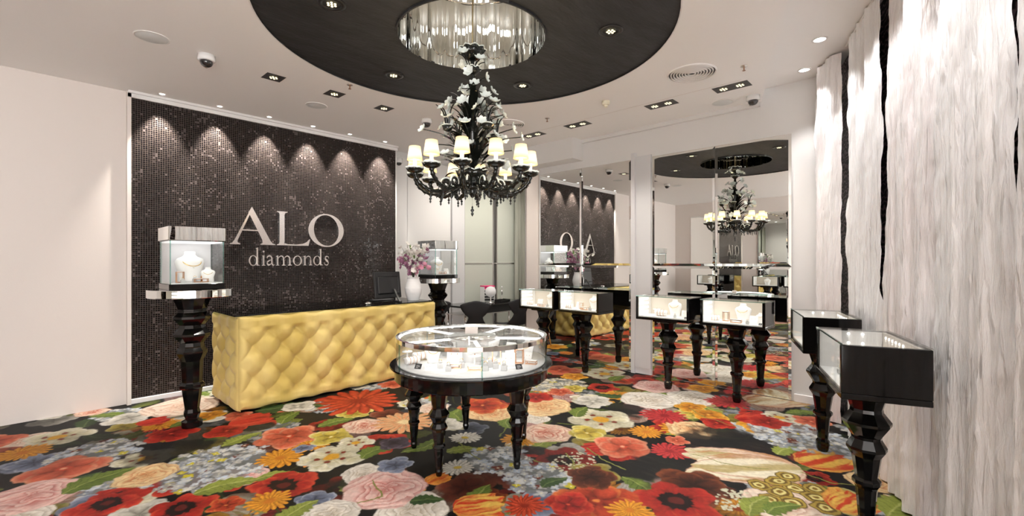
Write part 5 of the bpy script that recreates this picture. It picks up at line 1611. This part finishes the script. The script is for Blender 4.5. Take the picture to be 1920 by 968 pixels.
# square single downlights
SQ = MB().box(-.085, .085, -.085, .085, -.003, .0).mesh('plate', 'card_black')
BEAD = MB().lathe([(0, 0), (.009, 0), (.009, -.004), (0, -.005)], 8).mesh('led', 'led_warm')
def bead_rose(t, x, r, z=-.004, s=1.):
    obj('led', BEAD, t, (x, 0, z), None, s)
    for q in range(6):
        obj('led', BEAD, t, (x + r * math.cos(q * PI / 3), r * math.sin(q * PI / 3), z), None, s)
for k, (px, py) in enumerate(((513, 145), (627, 176), (720, 203))):
    p = on_ceil(px, py)
    t = thing('square_downlight', f'black square downlight in the white ceiling, {("first", "second", "third")[k]} along the mosaic side', 'downlight', (*p, CEIL - .0005), 0, 'square downlights')
    obj('plate', SQ, t); bead_rose(t, 0, .028)
    spot((*p, CEIL - .02), 28, R_(95), (p[0] + .1, p[1] - .15, 0))
DB = MB().box(-.085, .085, -.17, .17, -.003, .0).mesh('plate', 'card_black')
for k, (px, py) in enumerate(((1372, 163), (1240, 196), (1083, 234), (1000, 253))):
    p = on_ceil(px, py)
    t = thing('double_downlight', f'black twin downlight over the display cases, {("first", "second", "third", "fourth")[k]} from the curtain side', 'downlight', (*p, CEIL - .0005), 0, 'twin downlights')
    obj('plate', DB, t)
    for y in (-.08, .08):
        tt = bpy.data.objects.new('lamp_cluster', None); 
        for q in range(7):
            r = 0 if q == 0 else .03
            obj('led', BEAD, t, (r * math.cos(q * PI / 3), y + r * math.sin(q * PI / 3), -.004))
    spot((p[0], p[1], CEIL - .02), 36, R_(110), (p[0] - .1, p[1], 0))
RNG = MB().lathe([(.062, 0), (.095, 0), (.095, -.006), (.062, -.010), (.062, 0)], 32, cap=False).mesh('ring', 'black_satin')
CUPM = MB().lathe([(.062, -.002), (.05, .012), (0, .012)], 24).mesh('reflector', 'black_satin')
for k, (px, py) in enumerate(((622, 7), (1145, 58), (738, 141), (980, 160))):
    p = on_ceil(px, py, CEIL + .01)
    t = thing('round_downlight', ('round downlight in the black disc at the picture top', 'round downlight in the black disc towards the curtains', 'round downlight in the black disc towards the mosaic', 'round downlight in the black disc beyond the chandelier')[k], 'downlight', (*p, CEIL + .0115), 0, 'round downlights in the black disc')
    obj('ring', RNG, t); bead_rose(t, 0, .026, -.006)
    spot((*p, CEIL - .02), 32, R_(100), (p[0], p[1], 0))
# recessed lights along the curtains
for k, (px, py) in enumerate(((1537, 74), (1508, 131))):
    p = on_ceil(px, py, HIGH)
    t = thing('curtain_light', ('flush white light in the high ceiling by the curtain heading', 'flush white light in the high ceiling at the mirror wall corner')[k], 'downlight', (*p, HIGH), 0, 'curtain lights')
    MB().lathe([(.045, 0), (.060, 0), (.060, -.005), (.045, -.005), (.045, 0)], 24, cap=False).build('ring', 'white_satin', t)
    MB().lathe([(0, 0), (.045, 0), (.045, -.003), (0, -.003)], 20).build('lens', 'led_puck', t)
for s_ in (.95, .35, -.3, -.95, -1.6, -2.3):
    p = cur(s_, -.30)
    spot((*p, HIGH - .03), 31, R_(85), (*cur(s_, .02), 1.1), 'curtain_beam', (1, .98, .97))
# air diffusers
def diffuser(px, py, r, label):
    p = on_ceil(px, py)
    t = thing('air_diffuser', label, 'air vent', (*p, CEIL), 0, 'round air diffusers')
    for q in range(8):
        a = r * (1 - q / 8.6)
        MB().lathe([(a, 0), (a - .006, -.016), (a - .016, -.004), (a, 0)], 40, cap=False).build('cone_ring', 'ceiling_paint', t)
    MB().lathe([(0, -.002), (r * .98, -.002), (r * .98, -.0005), (0, -.0005)], 40).build('throat', 'card_black', t)
diffuser(1297, 137, .22, 'white round air diffuser by the twin downlights')
diffuser(952, 233, .22, 'white round air diffuser half hidden by the chandelier')
# flat round speakers
for px, py, lab in ((285, 70, 'flat round speaker in the ceiling corner near the dome camera'), (593, 198, 'flat round speaker between the square downlights'), (1355, 192, 'flat round speaker beside the twin downlights')):
    p = on_ceil(px, py)
    t = thing('ceiling_speaker', lab, 'speaker', (*p, CEIL), 0, 'ceiling speakers')
    MB().lathe([(0, -.006), (.105, -.005), (.112, -.001)], 36, cap=False).build('grille', 'speaker_grille', t)
    MB().lathe([(.106, 0), (.118, 0), (.118, -.004), (.106, -.006), (.106, 0)], 36, cap=False).build('bezel', 'white_satin', t)
# dome cameras
for px, py, lab in ((387, 104, 'white dome camera on the ceiling over the mosaic side'), (1412, 180, 'white dome camera at the corner of the dropped ceiling'), (800, 224, 'white dome camera behind the chandelier'), ):
    p = on_ceil(px, py)
    t = thing('dome_camera', lab, 'security camera', (*p, CEIL), 0, 'dome cameras')
    MB().lathe([(.066, 0), (.066, -.045), (.058, -.052), (.050, -.052)], 28).build('housing', 'white_gloss', t)
    MB().lathe([(.050, -.050), (.049, -.07), (.038, -.088), (.02, -.099), (0, -.102)], 24).build('dome', 'camera_dome', t)
    MB().lathe([(.014, -.092), (.014, -.103), (0, -.104)], 10, RX(.25)).build('lens', 'steel', t)
p = (at_Y(747, YB - .02)[0], YB - .035)
t = thing('dome_camera', 'small dome camera high on the white back wall', 'security camera', (*p, hgt(at_Y(747, YB)[1], 303)), 0, 'dome cameras')
MB().lathe([(.055, -.03), (.055, .04), (.0, .045)], 20, T(0, 0, 0)).build('housing', 'white_gloss', t)
MB().lathe([(.045, -.03), (.036, -.062), (0, -.075)], 20).build('dome', 'camera_dome', t)
# sprinklers and smoke detector
for px, py, lab in ((656, 159, 'small sprinkler head between black disc and square downlight'), (1395, 124, 'small sprinkler head beyond the air diffuser'), (1026, 222, 'small sprinkler head above the twin downlights')):
    p = on_ceil(px, py)
    t = thing('sprinkler', lab, 'sprinkler', (*p, CEIL), 0, 'ceiling sprinklers')
    MB().lathe([(.030, 0), (.030, -.004), (.012, -.010), (.008, -.012)], 18).build('plate', 'steel', t)
    MB().lathe([(.006, -.01), (.006, -.03), (.003, -.036)], 8).build('body', 'brass_dark', t)
    MB().lathe([(.002, -.036), (.014, -.040), (.014, -.043), (0, -.043)], 10).build('deflector', 'brass_dark', t)
p = on_ceil(1136, 190)
t = thing('smoke_detector', 'cream smoke detector on the white ceiling', 'smoke detector', (*p, CEIL), 0)
MB().lathe([(.044, 0), (.044, -.022), (.036, -.040), (.03, -.042)], 24).build('base', 'cream_plastic', t)
MB().lathe([(.022, -.042), (.020, -.062), (0, -.064)], 16).build('sensor', 'cream_plastic', t)

# ------------------------------------------------------------------ consulting table and shell chairs at the back
tx0, tx1, ty0, ty1, tz = 4.85, 6.5, 5.58, 6.18, .77
tb = thing('consulting_table', 'black glass topped consulting table before the frosted partition', 'table', ((tx0 + tx1) / 2, (ty0 + ty1) / 2, 0), 0)
w, d = (tx1 - tx0) / 2, (ty1 - ty0) / 2
MB().box(-w, w, -d, d, tz - .03, tz, bev=.004).build('top', 'lacquer', tb)
MB().box(-w + .05, w - .05, -d + .04, d - .04, tz - .16, tz - .145).build('shelf', 'steel', tb)
MB().box(-w + .05, w - .05, -d + .05, -d + .06, tz - .145, tz - .03).build('apron', 'black_satin', tb)
for sx in (-1, 1):
    for sy in (-1, 1):
        MB().lathe([(.02, 0), (.02, tz - .03)], 12, T(sx * (w - .08), sy * (d - .08), 0)).build('leg', 'chrome', tb)
def shell_chair(loc, rz, label):
    t = thing('shell_chair', label, 'chair', (*loc, 0), rz, 'black shell chairs')
    # one-piece moulded shell: seat runs up into a waisted back
    P = []; nu, nv = 15, 30
    for j in range(nv):
        v = j / (nv - 1)
        if v < .45:
            q = v / .45
            y = -.21 + .40 * q; z = .455 - .012 * math.sin(q * PI) + .0
            hw = .235 * (1 - .18 * (1 - q) ** 2) - .03 * q ** 4
        else:
            q = (v - .45) / .55
            y = .19 + .10 * math.sin(min(1, q * 1.4) * PI / 2) + .04 * q; z = .455 + .45 * q ** 1.15
            waist = .11
            hw = .205 - .10 * math.sin(min(1, q / .5) * PI / 2) ** 2 if q < .5 else .105 + .125 * math.sin(min(1, (q - .5) / .38) * PI / 2)
            if q > .9: hw *= 1 - 1.6 * ((q - .9) / .1) ** 2 * .25
        for i in range(nu):
            u = (i / (nu - 1)) * 2 - 1
            curl = .035 * u * u * (1 if v < .45 else -.9)
            P.append((hw * u, y + (curl if v >= .45 else 0), z + (curl * .8 if v < .45 else 0) - (.05 * u * u * max(0, v - .93) / .07 if v > .93 else 0)))
    o = MB().grid(P, nu, nv).build('shell', 'black_fabric', t)
    md = o.modifiers.new('thick', 'SOLIDIFY'); md.thickness = .012
    for sx in (-1, 1):
        for sy in (-1, 1):
            MB().tube([(sx * .06, sy * .06, .44), (sx * .14, sy * .15, .40), (sx * .20, sy * .22, 0)], .009, 8).build('leg', 'chrome', t)
    MB().lathe([(.08, .425), (.08, .443), (0, .443)], 16).build('hub', 'black_satin', t)
    return t
shell_chair((at_z(889, 560, .9)[0] - .12, at_z(889, 560, .9)[1] - .15), R_(-40 + 180), 'black waisted shell chair with its back to the camera at the consulting table')
shell_chair((5.60, 5.28), R_(165), 'black shell chair turned sideways at the consulting table near the pier')
shell_chair((4.46, 6.0), R_(170), 'black shell chair half hidden behind the vase pedestal')
def on_table(px, Yp):
    return (at_Y(px, Yp)[0], Yp, tz)
q = on_table(914, 6.02)
rk = thing('cosmetics_rack', 'white tiered cosmetics rack with black and pink boxes on the consulting table', 'rack', q, R_(-15))
MB().box(-.11, -.102, -.08, .08, 0, .27).box(.102, .11, -.08, .08, 0, .27).box(-.11, .11, .072, .08, 0, .27).build('carcass', 'white_satin', rk)
for k in range(5):
    MB().box(-.102, .102, -.08, .072, .01 + k * .052, .018 + k * .052).build('shelf', 'white_satin', rk)
    MB().box(-.098, .098, -.06, .06, .0185 + k * .052, .050 + k * .052).build('box_row', 'card_black' if k != 4 else 'hot_pink', rk)
MB().box(-.11, .11, -.082, .08, .27, .29).build('header', 'hot_pink', rk)
q = on_table(920, 5.80)
vm = thing('vanity_mirror', 'round vanity mirror on a small stand on the consulting table', 'mirror', q, YAW - PI / 2)
MB().lathe([(0, 0), (.06, 0), (.06, .008), (.012, .016), (.010, .10), (0, .10)], 20).build('stand', 'chrome', vm)
MB().lathe([(0, -.006), (.092, -.006), (.096, 0), (.092, .006), (0, .006)], 36, T(0, 0, .195) @ RX(PI / 2)).build('disc', 'porcelain', vm)
q = on_table(942, 5.80)
tr = thing('tray', 'low black tray on the consulting table', 'tray', q, .1)
MB().box(-.13, .13, -.08, .08, 0, .008).build('bottom', 'lacquer', tr)
for (a, b, c, e) in ((-.13, .13, -.08, -.072), (-.13, .13, .072, .08), (-.13, -.122, -.072, .072), (.122, .13, -.072, .072)):
    MB().box(a, b, c, e, .008, .045).build('side', 'lacquer', tr)
q = on_table(941, 6.08)
fg = thing('figurine', 'slim silver figurine with a white head on the consulting table', 'ornament', q, 0)
MB().lathe([(.035, 0), (.035, .01), (.008, .02), (.007, .10), (.02, .14), (.012, .20), (.006, .225)], 14).build('body', 'chrome', fg)
MB().lathe([(0, .222), (.016, .235), (.016, .25), (0, .262)], 12).build('head', 'white_gloss', fg)
